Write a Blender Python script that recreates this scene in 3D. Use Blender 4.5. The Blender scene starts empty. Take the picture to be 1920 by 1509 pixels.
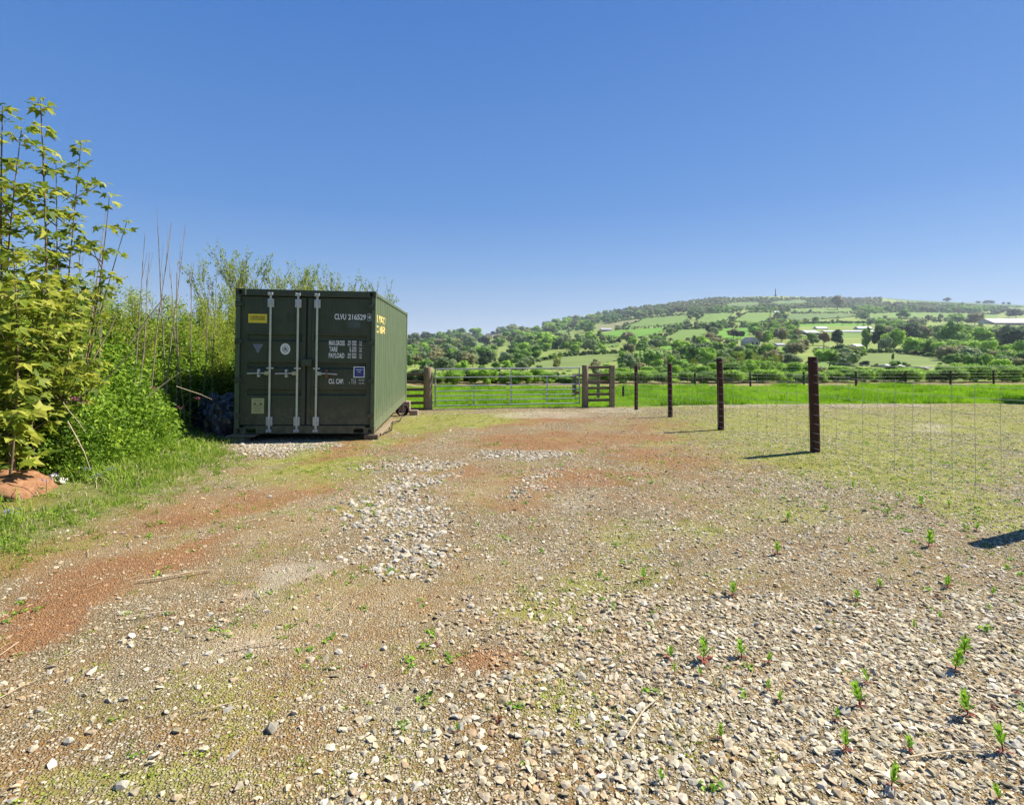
import bpy, math, random
import numpy as np
from mathutils import Vector, Matrix, Euler

random.seed(7)
RNG = np.random.default_rng(7)
S = bpy.context.scene
C = S.collection
PI = math.pi

# ------------------------------------------------------------------ camera, sky, sun, exposure
F, CX, CY, EYE = 990.0, 960.0, 651.0, 1.5      # focal length and horizon row of the 1920 px photograph, eye height
cam_d = bpy.data.cameras.new('camera')
cam = bpy.data.objects.new('camera', cam_d); C.objects.link(cam)
cam.location = (0, 0, EYE); cam.rotation_euler = (PI/2, 0, 0)
cam_d.sensor_fit = 'HORIZONTAL'; cam_d.sensor_width = 36.0; cam_d.lens = 36.0*F/1920
cam_d.shift_y = -(754.5-CY)/1920
cam_d.clip_start = 0.05; cam_d.clip_end = 30000
S.camera = cam

SUN = Vector((1.18, 0.50, 1.38)).normalized()
EL = math.asin(SUN.z); AZ = math.atan2(SUN.x, SUN.y)
world = bpy.data.worlds.new('World'); S.world = world; world.use_nodes = True
wn = world.node_tree; wn.nodes.clear()
wo = wn.nodes.new('ShaderNodeOutputWorld'); wb = wn.nodes.new('ShaderNodeBackground'); sk = wn.nodes.new('ShaderNodeTexSky')
sk.sky_type = 'NISHITA'; sk.sun_disc = False; sk.sun_elevation = EL; sk.sun_rotation = AZ
sk.altitude = 100; sk.air_density = 0.8; sk.dust_density = 0.1; sk.ozone_density = 7.0
wb.inputs['Strength'].default_value = 0.068
# the Nishita sky, its yellow horizon evened out all the way round by the height above the horizon
wtc = wn.nodes.new('ShaderNodeTexCoord'); wsx = wn.nodes.new('ShaderNodeSeparateXYZ'); wcr = wn.nodes.new('ShaderNodeValToRGB')
wmx = wn.nodes.new('ShaderNodeMix'); wmx.data_type = 'RGBA'; wmx.inputs[0].default_value = 0.82
def lin(c): return tuple(((v/255+0.055)/1.055)**2.4 if v > 10 else v/255/12.92 for v in c)
SKYC = [(0.0, (176, 192, 214)), (0.021, (170, 189, 214)), (0.066, (155, 181, 214)), (0.14, (121, 166, 219)), (0.245, (88, 145, 215)), (0.53, (60, 122, 204)), (1.0, (46, 98, 182))]
while len(wcr.color_ramp.elements) < len(SKYC): wcr.color_ramp.elements.new(0.5)
for e, (p, c) in zip(wcr.color_ramp.elements, SKYC): e.position = p; e.color = (*lin(c), 1)
wvm = wn.nodes.new('ShaderNodeVectorMath'); wvm.operation = 'SCALE'; wvm.inputs['Scale'].default_value = 1/0.068/2.17
wn.links.new(wtc.outputs['Generated'], wsx.inputs[0]); wn.links.new(wsx.outputs['Z'], wcr.inputs[0]); wn.links.new(wcr.outputs[0], wvm.inputs[0])
wn.links.new(sk.outputs[0], wmx.inputs[6]); wn.links.new(wvm.outputs[0], wmx.inputs[7])
wn.links.new(wmx.outputs[2], wb.inputs['Color']); wn.links.new(wb.outputs[0], wo.inputs['Surface'])
sl = bpy.data.lights.new('sun', 'SUN'); so = bpy.data.objects.new('sun', sl); C.objects.link(so)
sl.energy = 4.8; sl.angle = math.radians(0.53); sl.color = (1.0, 0.94, 0.82)
so.rotation_euler = (-SUN).to_track_quat('-Z', 'Y').to_euler(); so.location = (20, 10, 30)
S.view_settings.view_transform = 'Standard'; S.view_settings.look = 'None'
S.view_settings.exposure = 1.12; S.view_settings.gamma = 1.0; S.view_settings.use_curve_mapping = False
S.cycles.max_bounces = 6; S.cycles.transparent_max_bounces = 4; S.cycles.caustics_reflective = False; S.cycles.caustics_refractive = False

# ------------------------------------------------------------------ numeric helpers
def smooth(a, b, x):
    t = np.clip((x-a)/(b-a), 0, 1); return t*t*(3-2*t)
def _h(ix, iy, s):
    n = (ix.astype(np.int64)*374761393 + iy.astype(np.int64)*668265263 + s*1274126177) & 0xffffffff
    n = ((n ^ (n >> 13))*1274126177) & 0xffffffff
    return ((n ^ (n >> 16)) & 0xffff)/65535.0
def vnoise(x, y, s=0):
    x = np.asarray(x, float); y = np.asarray(y, float)
    ix = np.floor(x); iy = np.floor(y); fx = x-ix; fy = y-iy
    fx = fx*fx*(3-2*fx); fy = fy*fy*(3-2*fy)
    a = _h(ix, iy, s); b = _h(ix+1, iy, s); c = _h(ix, iy+1, s); d = _h(ix+1, iy+1, s)
    return (a*(1-fx)+b*fx)*(1-fy)+(c*(1-fx)+d*fx)*fy
def fbm(x, y, s=0, o=4):
    t = 0; a = 0.5; n = 0
    for i in range(o):
        t = t+a*vnoise(x*2**i+17*i, y*2**i-9*i, s+i); n += a; a *= 0.55
    return t/n

# ------------------------------------------------------------------ the lie of the land
GY = [-60, 5, 7.8, 10, 13.2, 16.3, 20, 31, 45, 60, 90, 120]
GG = [1.5, 1.5, 1.54, 1.61, 1.75, 1.92, 2.05, 2.30, 2.7, 3.2, 4.5, 5.94]
SU = [-4000, 300, 760, 850, 900, 1000, 1060, 1130, 1200, 1280, 1340, 1410, 1454, 1540, 1600, 1660, 1700, 1760, 1850, 1920, 2400, 5000]
SV = [640, 640, 637, 634, 632, 617, 607, 595, 581, 566, 559, 556, 555, 557, 559, 559, 562, 565, 569, 572, 598, 640]
def ridge(u): return np.interp(u, [300, 760, 1000, 1400, 3000], [1350, 1400, 1700, 2100, 2100])
def land(x, y):
    x = np.asarray(x, float); y = np.asarray(y, float)
    near = EYE-np.interp(y, GY, GG)
    bank = 0.75*smooth(-5.7, -8.2, x)*smooth(3.0, 5.5, y)*(1-smooth(24, 40, y))
    bump = 0.012*(vnoise(x*0.9, y*0.9, 3)-0.5)+0.02*(vnoise(x*0.35, y*0.35, 5)-0.5)
    near = near+bank+bump*np.clip(1.5-y/40, 0, 1)
    near = near-0.075*smooth(-1.2, -2.6, x)*smooth(-9, -7, x)*smooth(8.3, 9.2, y)*(1-smooth(14, 17, y))
    yy = np.maximum(y, 120)
    u = CX+F*x/yy; vs = np.interp(u, SU, SV); dr = ridge(u)
    s = np.clip(np.log(yy/120)/np.log(dr/120), 0, 1)
    v = 700-(700-vs)*s
    dd = np.minimum(yy, dr)
    hill = EYE+(CY-v)/F*dd
    hill = hill-smooth(0, 1, (yy-dr)/3500)*(hill+40)
    hill = hill+np.exp(-((yy-8000)/900)**2)*np.exp(-((u-700)/150)**4)*(205+18*vnoise(x/500, y*0+3, 9))
    return np.where(y > 120, hill, near)
def land1(x, y): return float(land(x, y))
MARCH = np.concatenate([np.arange(1.2, 40, 0.02), np.exp(np.linspace(math.log(40), math.log(9000), 2500))])
def cast(u, v):
    """where the sight line through a pixel of the photograph meets the land"""
    x = (u-CX)/F*MARCH; z = EYE+(CY-v)/F*MARCH
    k = np.nonzero(land(x, MARCH) >= z)[0]
    if len(k) == 0: return None
    k = k[0]; y = MARCH[k]; xx = (u-CX)/F*y
    return Vector((xx, y, land1(xx, y)))

# ------------------------------------------------------------------ materials
def mat(name, col=(0.5, 0.5, 0.5), rough=0.8, metal=0.0, noise=0.0, scale=20.0, col2=None, bump=0.0, stretch=None, spec=0.3):
    m = bpy.data.materials.new(name); m.use_nodes = True; nt = m.node_tree
    b = nt.nodes['Principled BSDF']; b.inputs['Roughness'].default_value = rough; b.inputs['Metallic'].default_value = metal
    b.inputs['Specular IOR Level'].default_value = spec
    b.inputs['Base Color'].default_value = (*col, 1)
    if noise > 0 or bump > 0 or col2:
        tc = nt.nodes.new('ShaderNodeTexCoord'); mp = nt.nodes.new('ShaderNodeMapping'); nz = nt.nodes.new('ShaderNodeTexNoise')
        if stretch: mp.inputs['Scale'].default_value = stretch
        nz.inputs['Scale'].default_value = scale; nz.inputs['Detail'].default_value = 6; nz.inputs['Roughness'].default_value = 0.65
        nt.links.new(tc.outputs['Object'], mp.inputs[0]); nt.links.new(mp.outputs[0], nz.inputs[0])
        cr = nt.nodes.new('ShaderNodeValToRGB'); c2 = col2 or tuple(min(1, c*(1+noise)) for c in col)
        c1 = col if col2 else tuple(c*(1-noise) for c in col)
        cr.color_ramp.elements[0].position = 0.35; cr.color_ramp.elements[1].position = 0.66
        cr.color_ramp.elements[0].color = (*c1, 1); cr.color_ramp.elements[1].color = (*c2, 1)
        nt.links.new(nz.outputs['Fac'], cr.inputs[0]); nt.links.new(cr.outputs[0], b.inputs['Base Color'])
        if bump > 0:
            bp = nt.nodes.new('ShaderNodeBump'); bp.inputs['Strength'].default_value = bump; bp.inputs['Distance'].default_value = 0.01
            nt.links.new(nz.outputs['Fac'], bp.inputs['Height']); nt.links.new(bp.outputs[0], b.inputs['Normal'])
    return m
def leafmat(name, cols, trans=0.35, rough=0.6, rand=0.0):
    """foliage: the tint stored on each leaf picks its own colour; light passes through"""
    m = bpy.data.materials.new(name); m.use_nodes = True; nt = m.node_tree; nt.nodes.clear()
    o = nt.nodes.new('ShaderNodeOutputMaterial'); b = nt.nodes.new('ShaderNodeBsdfPrincipled'); t = nt.nodes.new('ShaderNodeBsdfTranslucent')
    mx = nt.nodes.new('ShaderNodeMixShader'); at = nt.nodes.new('ShaderNodeAttribute'); at.attribute_name = 'tint'
    cr = nt.nodes.new('ShaderNodeValToRGB'); e = cr.color_ramp.elements
    while len(e) < len(cols): e.new(0.5)
    for i, c in enumerate(cols): e[i].position = i/(len(cols)-1); e[i].color = (*c, 1)
    oi = nt.nodes.new('ShaderNodeObjectInfo'); ma = nt.nodes.new('ShaderNodeMath'); ma.operation = 'MULTIPLY_ADD'
    ma.inputs[1].default_value = rand; mb = nt.nodes.new('ShaderNodeMath'); mb.operation = 'SUBTRACT'; mb.inputs[1].default_value = rand/2
    nt.links.new(oi.outputs['Random'], ma.inputs[0]); nt.links.new(at.outputs['Fac'], ma.inputs[2])
    nt.links.new(ma.outputs[0], mb.inputs[0]); nt.links.new(mb.outputs[0], cr.inputs[0])
    b.inputs['Roughness'].default_value = rough; b.inputs['Specular IOR Level'].default_value = 0.25
    mx.inputs[0].default_value = trans
    nt.links.new(cr.outputs[0], b.inputs['Base Color']); nt.links.new(cr.outputs[0], t.inputs['Color'])
    nt.links.new(b.outputs[0], mx.inputs[1]); nt.links.new(t.outputs[0], mx.inputs[2]); nt.links.new(mx.outputs[0], o.inputs['Surface'])
    return m

M = {}
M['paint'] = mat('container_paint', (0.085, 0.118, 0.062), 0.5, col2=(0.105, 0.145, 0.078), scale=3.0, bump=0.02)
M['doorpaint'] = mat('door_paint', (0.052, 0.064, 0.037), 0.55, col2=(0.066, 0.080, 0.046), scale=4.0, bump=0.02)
M['rubber'] = mat('rubber', (0.012, 0.013, 0.014), 0.7)
M['galv'] = mat('galvanised_steel', (0.55, 0.56, 0.52), 0.45, 0.25, noise=0.2, scale=30)
M['barpaint'] = mat('bar_paint', (0.62, 0.66, 0.50), 0.5, 0.05, noise=0.12, scale=14)
M['rust'] = mat('rusty_steel', (0.22, 0.13, 0.07), 0.8, 0.1, noise=0.4, scale=60)
M['white'] = mat('white_print', (0.84, 0.86, 0.80), 0.6)
M['yellow'] = mat('yellow_print', (0.88, 0.68, 0.06), 0.55)
M['sideyellow'] = mat('side_yellow_print', (0.80, 0.62, 0.20), 0.6)
M['black'] = mat('black_print', (0.02, 0.02, 0.02), 0.6)
M['blue'] = mat('blue_print', (0.02, 0.06, 0.25), 0.5)
M['red'] = mat('red_print', (0.45, 0.05, 0.05), 0.5)
M['cream'] = mat('cream_plate', (0.50, 0.50, 0.24), 0.5, noise=0.12, scale=40)
M['decalgrey'] = mat('lilac_decal', (0.50, 0.53, 0.66), 0.5, noise=0.1, scale=60)
M['patch'] = mat('grey_patch', (0.085, 0.11, 0.09), 0.6, noise=0.15, scale=8)
M['oldwood'] = mat('weathered_wood', (0.17, 0.13, 0.08), 0.9, col2=(0.33, 0.26, 0.17), scale=9, bump=0.5, stretch=(5, 5, 0.7))
M['railwood'] = mat('rail_wood', (0.13, 0.095, 0.06), 0.9, col2=(0.22, 0.17, 0.115), scale=9, bump=0.4, stretch=(0.7, 6, 6))
M['creosote'] = mat('creosoted_wood', (0.030, 0.012, 0.008), 0.75, col2=(0.085, 0.032, 0.020), scale=12, bump=0.5, stretch=(5, 5, 0.5))
M['darkwood'] = mat('dark_wood', (0.045, 0.035, 0.03), 0.9, noise=0.4, scale=12)
M['gatesteel'] = mat('gate_steel', (0.40, 0.43, 0.43), 0.42, 0.5, noise=0.22, scale=12)
M['wire'] = mat('wire', (0.40, 0.40, 0.38), 0.5, 0.4)
M['concrete'] = mat('concrete', (0.30, 0.27, 0.22), 0.9, noise=0.25, scale=25, bump=0.4)
M['pinkblock'] = mat('pinkish_block', (0.34, 0.24, 0.20), 0.9, noise=0.2, scale=25, bump=0.4)
M['plastic'] = mat('black_plastic', (0.040, 0.043, 0.050), 0.32, noise=0.3, scale=4, bump=0.3, spec=0.6)
M['greybag'] = mat('grey_plastic', (0.11, 0.12, 0.14), 0.4, noise=0.3, scale=6, bump=0.3, spec=0.5)
M['redsoil'] = mat('red_soil', (0.20, 0.092, 0.042), 0.95, col2=(0.33, 0.175, 0.090), scale=22, bump=1.0)
M['whitestone'] = mat('white_stone', (0.55, 0.50, 0.45), 0.9, noise=0.15, scale=20, bump=0.5)
M['bark'] = mat('bark', (0.11, 0.075, 0.045), 0.9, col2=(0.20, 0.15, 0.09), scale=20, bump=0.4)
M['greybark'] = mat('grey_bark', (0.20, 0.155, 0.11), 0.9, col2=(0.30, 0.25, 0.18), scale=20)
M['drywood'] = mat('dry_stalk', (0.42, 0.32, 0.20), 0.9, col2=(0.52, 0.43, 0.30), scale=20)
M['housewhite'] = mat('white_render', (0.78, 0.76, 0.72), 0.8, noise=0.05, scale=1)
M['slate'] = mat('slate_roof', (0.13, 0.14, 0.16), 0.6, noise=0.15, scale=2)
M['paleroof'] = mat('pale_roof', (0.36, 0.37, 0.39), 0.6, noise=0.08, scale=0.3)
M['pinkroof'] = mat('pinkish_roof', (0.42, 0.38, 0.35), 0.7, noise=0.08, scale=0.3)
M['shedwall'] = mat('shed_wall', (0.10, 0.11, 0.12), 0.7, noise=0.1, scale=0.5)
M['stonegrey'] = mat('monument_stone', (0.085, 0.075, 0.07), 0.9, noise=0.15, scale=0.4)
M['window'] = mat('window_glass', (0.03, 0.035, 0.05), 0.1, spec=0.8)

def dirt(m, hi=0.9):
    """dried mud splashed up the lower part, rust at scuffs, long faint streaks"""
    nt = m.node_tree; b = nt.nodes['Principled BSDF']; src = b.inputs['Base Color'].links[0].from_socket; N = nt.nodes; L = nt.links
    tc = N.new('ShaderNodeTexCoord'); sx = N.new('ShaderNodeSeparateXYZ'); L.new(tc.outputs['Object'], sx.inputs[0])
    mr = N.new('ShaderNodeMapRange'); mr.inputs[1].default_value = 0.0; mr.inputs[2].default_value = hi; mr.inputs[3].default_value = 0.62; mr.inputs[4].default_value = 0.0; L.new(sx.outputs['Z'], mr.inputs[0])
    def nz(scale, st, lo, hi2):
        mp = N.new('ShaderNodeMapping'); mp.inputs['Scale'].default_value = st; q = N.new('ShaderNodeTexNoise'); q.inputs['Scale'].default_value = scale; q.inputs['Detail'].default_value = 7; q.inputs['Roughness'].default_value = 0.7
        L.new(tc.outputs['Object'], mp.inputs[0]); L.new(mp.outputs[0], q.inputs[0]); r = N.new('ShaderNodeMapRange'); r.inputs[1].default_value = lo; r.inputs[2].default_value = hi2; L.new(q.outputs['Fac'], r.inputs[0]); return r.outputs[0]
    def mx(f, a, c, bt='MIX'):
        q = N.new('ShaderNodeMix'); q.data_type = 'RGBA'; q.blend_type = bt; L.new(f, q.inputs[0]); L.new(a, q.inputs[6]); q.inputs[7].default_value = (*c, 1); return q.outputs[2]
    def mul(a, c):
        q = N.new('ShaderNodeMath'); q.operation = 'MULTIPLY'; L.new(a, q.inputs[0])
        if hasattr(c, 'is_linked'): L.new(c, q.inputs[1])
        else: q.inputs[1].default_value = c
        return q.outputs[0]
    c = mx(mul(nz(6, (9, 9, 0.5), 0.48, 0.72), 0.30), src, (0.15, 0.165, 0.11))
    c = mx(mul(nz(9, (1, 1, 1), 0.35, 0.72), mr.outputs[0]), c, (0.30, 0.25, 0.16))
    c = mx(mul(nz(22, (1, 1, 0.6), 0.66, 0.72), 0.75), c, (0.20, 0.085, 0.035))
    L.new(c, b.inputs['Base Color'])
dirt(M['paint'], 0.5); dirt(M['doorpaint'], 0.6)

G_dark, G_mid, G_yel = (0.030, 0.066, 0.012), (0.085, 0.165, 0.022), (0.21, 0.29, 0.035)
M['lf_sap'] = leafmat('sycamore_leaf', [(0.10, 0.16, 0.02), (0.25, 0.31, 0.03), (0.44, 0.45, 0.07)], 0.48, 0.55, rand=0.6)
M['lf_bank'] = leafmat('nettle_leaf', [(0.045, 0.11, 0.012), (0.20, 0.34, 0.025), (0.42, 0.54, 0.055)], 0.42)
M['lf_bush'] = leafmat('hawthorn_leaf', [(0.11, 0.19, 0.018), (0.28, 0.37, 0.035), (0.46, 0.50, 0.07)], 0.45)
M['lf_grass'] = leafmat('grass_blade', [(0.12, 0.25, 0.012), (0.24, 0.46, 0.015), (0.38, 0.58, 0.03)], 0.45)
M['lf_verge'] = leafmat('verge_blade', [(0.12, 0.21, 0.02), (0.25, 0.38, 0.035), (0.42, 0.46, 0.10)], 0.42)
M['lf_moss'] = leafmat('moss_clump', [(0.13, 0.20, 0.02), (0.26, 0.36, 0.03), (0.44, 0.50, 0.06)], 0.35)
M['lf_weed'] = leafmat('weed_leaf', [(0.10, 0.22, 0.02), (0.20, 0.40, 0.03), (0.34, 0.54, 0.05)], 0.4)
M['lf_red'] = leafmat('red_leaf', [(0.16, 0.03, 0.03), (0.28, 0.07, 0.04)], 0.2)
TREECOL = {
 'green': [(0.035, 0.070, 0.016), (0.070, 0.125, 0.022), (0.125, 0.195, 0.035)],
 'bright': [(0.070, 0.125, 0.018), (0.125, 0.205, 0.025), (0.205, 0.285, 0.04)],
 'dark': [(0.014, 0.030, 0.014), (0.026, 0.050, 0.018), (0.045, 0.078, 0.024)],
 'brown': [(0.070, 0.070, 0.034), (0.115, 0.110, 0.052), (0.165, 0.155, 0.070)],
 'grey': [(0.055, 0.080, 0.036), (0.095, 0.125, 0.055), (0.145, 0.175, 0.080)],
 'pink': [(0.070, 0.042, 0.024), (0.115, 0.068, 0.038), (0.16, 0.098, 0.055)],
 'purple': [(0.07, 0.018, 0.025), (0.12, 0.03, 0.04), (0.16, 0.05, 0.06)],
 'pale': [(0.07, 0.12, 0.03), (0.13, 0.19, 0.05), (0.20, 0.27, 0.08)]}
for k, v in TREECOL.items(): M['tr_'+k] = leafmat(k+'_crown', [tuple(min(0.9, q*(2.0 if k == 'dark' else 2.5)) for q in c) for c in v], 0.4, 0.7, rand=0.3)

def stonemat(name, ramp, attr=True):
    m = bpy.data.materials.new(name); m.use_nodes = True; nt = m.node_tree
    b = nt.nodes['Principled BSDF']; b.inputs['Roughness'].default_value = 0.88; b.inputs['Specular IOR Level'].default_value = 0.25
    oi = nt.nodes.new('ShaderNodeObjectInfo'); cr = nt.nodes.new('ShaderNodeValToRGB'); e = cr.color_ramp.elements
    while len(e) < len(ramp): e.new(0.5)
    for i, c in enumerate(ramp): e[i].position = i/(len(ramp)-1); e[i].color = (*c, 1)
    nt.links.new(oi.outputs['Random'], cr.inputs[0])
    nz = nt.nodes.new('ShaderNodeTexNoise'); nz.inputs['Scale'].default_value = 3; nz.inputs['Detail'].default_value = 5
    tc = nt.nodes.new('ShaderNodeTexCoord'); nt.links.new(tc.outputs['Object'], nz.inputs[0])
    mr = nt.nodes.new('ShaderNodeMapRange'); mr.inputs[1].default_value = 0.3; mr.inputs[2].default_value = 0.7; mr.inputs[3].default_value = 0.7; mr.inputs[4].default_value = 1.2
    nt.links.new(nz.outputs['Fac'], mr.inputs[0])
    mu = nt.nodes.new('ShaderNodeMix'); mu.data_type = 'RGBA'; mu.blend_type = 'MULTIPLY'; mu.inputs[0].default_value = 1
    nt.links.new(cr.outputs[0], mu.inputs[6]); nt.links.new(mr.outputs[0], mu.inputs[7])
    at = nt.nodes.new('ShaderNodeAttribute'); at.attribute_name = 'stain'; at.attribute_type = 'INSTANCER'
    mx = nt.nodes.new('ShaderNodeMix'); mx.data_type = 'RGBA'; mx.inputs[7].default_value = (0.34, 0.185, 0.075, 1)
    nt.links.new(at.outputs['Fac'], mx.inputs[0]); nt.links.new(mu.outputs[2], mx.inputs[6])
    nt.links.new(mx.outputs[2], b.inputs['Base Color'])
    return m
STONES = [(0.15, 0.125, 0.080), (0.34, 0.295, 0.190), (0.48, 0.42, 0.29), (0.34, 0.315, 0.245), (0.59, 0.53, 0.38), (0.45, 0.35, 0.215), (0.25, 0.225, 0.17), (0.72, 0.66, 0.52)]
M['stone'] = stonemat('gravel_stone', STONES)
M['rubble'] = stonemat('rubble_stone', [(0.22, 0.20, 0.155), (0.36, 0.33, 0.26), (0.44, 0.40, 0.315), (0.30, 0.285, 0.24), (0.52, 0.47, 0.38), (0.40, 0.32, 0.22), (0.33, 0.305, 0.245)])

# ------------------------------------------------------------------ mesh building
def link(name, me, parent=None, loc=None, rot=None, scale=None, **props):
    o = bpy.data.objects.new(name, me); C.objects.link(o)
    if parent is not None: o.parent = parent
    if loc is not None: o.location = loc
    if rot is not None: o.rotation_euler = rot
    if scale is not None: o.scale = scale if hasattr(scale, '__len__') else (scale,)*3
    for k, v in props.items(): o[k] = v
    return o
def npmesh(name, V, Fq, mats, tint=None, smoothed=False, midx=None, attrs=None):
    """mesh from numpy arrays; Fq is an (n, k) array of k-gons"""
    me = bpy.data.meshes.new(name); V = np.asarray(V, np.float32); Fq = np.asarray(Fq, np.int32); n, k = Fq.shape
    me.vertices.add(len(V)); me.vertices.foreach_set('co', V.ravel())
    me.loops.add(n*k); me.loops.foreach_set('vertex_index', Fq.ravel())
    me.polygons.add(n); me.polygons.foreach_set('loop_start', np.arange(0, n*k, k, dtype=np.int32))
    me.polygons.foreach_set('loop_total', np.full(n, k, np.int32))
    for m in (mats if isinstance(mats, (list, tuple)) else [mats]): me.materials.append(m)
    if midx is not None: me.polygons.foreach_set('material_index', np.asarray(midx, np.int32))
    me.polygons.foreach_set('use_smooth', np.full(n, smoothed, bool))
    if tint is not None:
        a = me.attributes.new('tint', 'FLOAT', 'POINT'); a.data.foreach_set('value', np.asarray(tint, np.float32))
    for kk, vv in (attrs or {}).items():
        a = me.attributes.new(kk, 'FLOAT', 'POINT'); a.data.foreach_set('value', np.asarray(vv, np.float32))
    me.update(calc_edges=True); me.validate(); return me
class MB:
    """collects boxes, tubes and sheets and turns them into one mesh"""
    def __init__(s): s.v = []; s.f = []; s.sm = []
    def add(s, vs, fs, sm=False):
        o = len(s.v); s.v += [tuple(v) for v in vs]; s.f += [tuple(i+o for i in f) for f in fs]; s.sm += [sm]*len(fs); return s
    def box(s, x0, x1, y0, y1, z0, z1, b=0.0):
        if b <= 0:
            vs = [(x, y, z) for z in (z0, z1) for y in (y0, y1) for x in (x0, x1)]
            return s.add(vs, [(0, 2, 3, 1), (4, 5, 7, 6), (0, 1, 5, 4), (2, 6, 7, 3), (0, 4, 6, 2), (1, 3, 7, 5)])
        import bmesh
        bm = bmesh.new(); bmesh.ops.create_cube(bm, size=1)
        for v in bm.verts: v.co = Vector(((x0+x1)/2+v.co.x*(x1-x0), (y0+y1)/2+v.co.y*(y1-y0), (z0+z1)/2+v.co.z*(z1-z0)))
        bmesh.ops.bevel(bm, geom=bm.edges[:], offset=b, segments=1, affect='EDGES'); bm.verts.index_update()
        s.add([v.co for v in bm.verts], [[v.index for v in f.verts] for f in bm.faces]); bm.free(); return s
    def tube(s, pts, rads, n=8, cap=True):
        pts = [Vector(p) for p in pts]
        if not hasattr(rads, '__len__'): rads = [rads]*len(pts)
        vs = []; fs = []; ref = None
        for i, p in enumerate(pts):
            d = (pts[min(i+1, len(pts)-1)]-pts[max(i-1, 0)]).normalized()
            if ref is None: ref = d.cross(Vector((0.31, 0.95, 0.05))).normalized()
            a = (ref-d*ref.dot(d)).normalized(); ref = a; b = d.cross(a)
            for k in range(n):
                t = 2*PI*k/n; vs.append(p+(a*math.cos(t)+b*math.sin(t))*rads[i])
        for i in range(len(pts)-1):
            for k in range(n):
                fs.append((i*n+k, i*n+(k+1) % n, (i+1)*n+(k+1) % n, (i+1)*n+k))
        s.add(vs, fs, True)
        if cap: s.add([vs[k] for k in range(n)], [tuple(range(n))[::-1]]); s.add([vs[-n+k] for k in range(n)], [tuple(range(n))])
        return s
    def mesh(s, name, m):
        me = bpy.data.meshes.new(name); me.from_pydata(s.v, [], s.f); me.materials.append(m)
        me.polygons.foreach_set('use_smooth', s.sm); me.update(); return me
    def obj(s, name, m, parent=None, **k): return link(name, s.mesh(name, m), parent, **k)
def box(name, m, parent, *a, b=0.0, **k): return MB().box(*a, b=b).obj(name, m, parent, **k)
def tube(name, m, parent, pts, r, n=8, **k): return MB().tube(pts, r, n).obj(name, m, parent, **k)
def thing(name, label, cat, loc=(0, 0, 0), rot=(0, 0, 0), group=None):
    o = bpy.data.objects.new(name, None); C.objects.link(o); o.location = loc; o.rotation_euler = rot
    o.empty_display_size = 0.2; o['label'] = label; o['category'] = cat
    if group: o['group'] = group
    return o
def copy_tree(o, parent=None):
    c = o.copy(); C.objects.link(c); c.parent = parent
    for ch in o.children: copy_tree(ch, c)
    return c

def leaves(P, size, up=0.5, aspect=0.6, fold=0.25, rng=RNG, D=None):
    """rhombic folded leaves (2 triangles each) at the points P"""
    n = len(P); P = np.asarray(P)
    nrm = rng.normal(size=(n, 3)); nrm /= np.linalg.norm(nrm, axis=1)[:, None]; nrm[:, 2] = np.abs(nrm[:, 2])+up
    nrm /= np.linalg.norm(nrm, axis=1)[:, None]
    d = rng.normal(size=(n, 3)) if D is None else D+rng.normal(size=(n, 3))*0.35
    d -= nrm*(d*nrm).sum(1)[:, None]; d /= np.linalg.norm(d, axis=1)[:, None]+1e-9
    w = np.cross(nrm, d); sz = np.asarray(size)*np.ones(n); sz = sz*(0.7+0.6*rng.random(n))
    a = P-d*sz[:, None]*0.5; b = P+d*sz[:, None]*0.5
    l = P+w*sz[:, None]*aspect*0.5+nrm*sz[:, None]*fold*0.5; r = P-w*sz[:, None]*aspect*0.5+nrm*sz[:, None]*fold*0.5
    V = np.stack([a, r, b, l], 1).reshape(-1, 3); i = np.arange(n)*4
    T = np.stack([np.stack([i, i+1, i+2], 1), np.stack([i, i+2, i+3], 1)], 1).reshape(-1, 3)
    return V, T
def join(parts):
    V = []; T = []; t = []; o = 0
    for v, f, c in parts:
        V.append(v); T.append(f+o); t.append(c); o += len(v)
    return np.concatenate(V), np.concatenate(T), np.concatenate(t)
def ico(sub=1):
    import bmesh
    bm = bmesh.new(); bmesh.ops.create_icosphere(bm, subdivisions=sub, radius=1); bm.verts.index_update()
    v = np.array([q.co[:] for q in bm.verts]); f = np.array([[q.index for q in p.verts] for p in bm.faces]); bm.free(); return v, f

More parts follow.
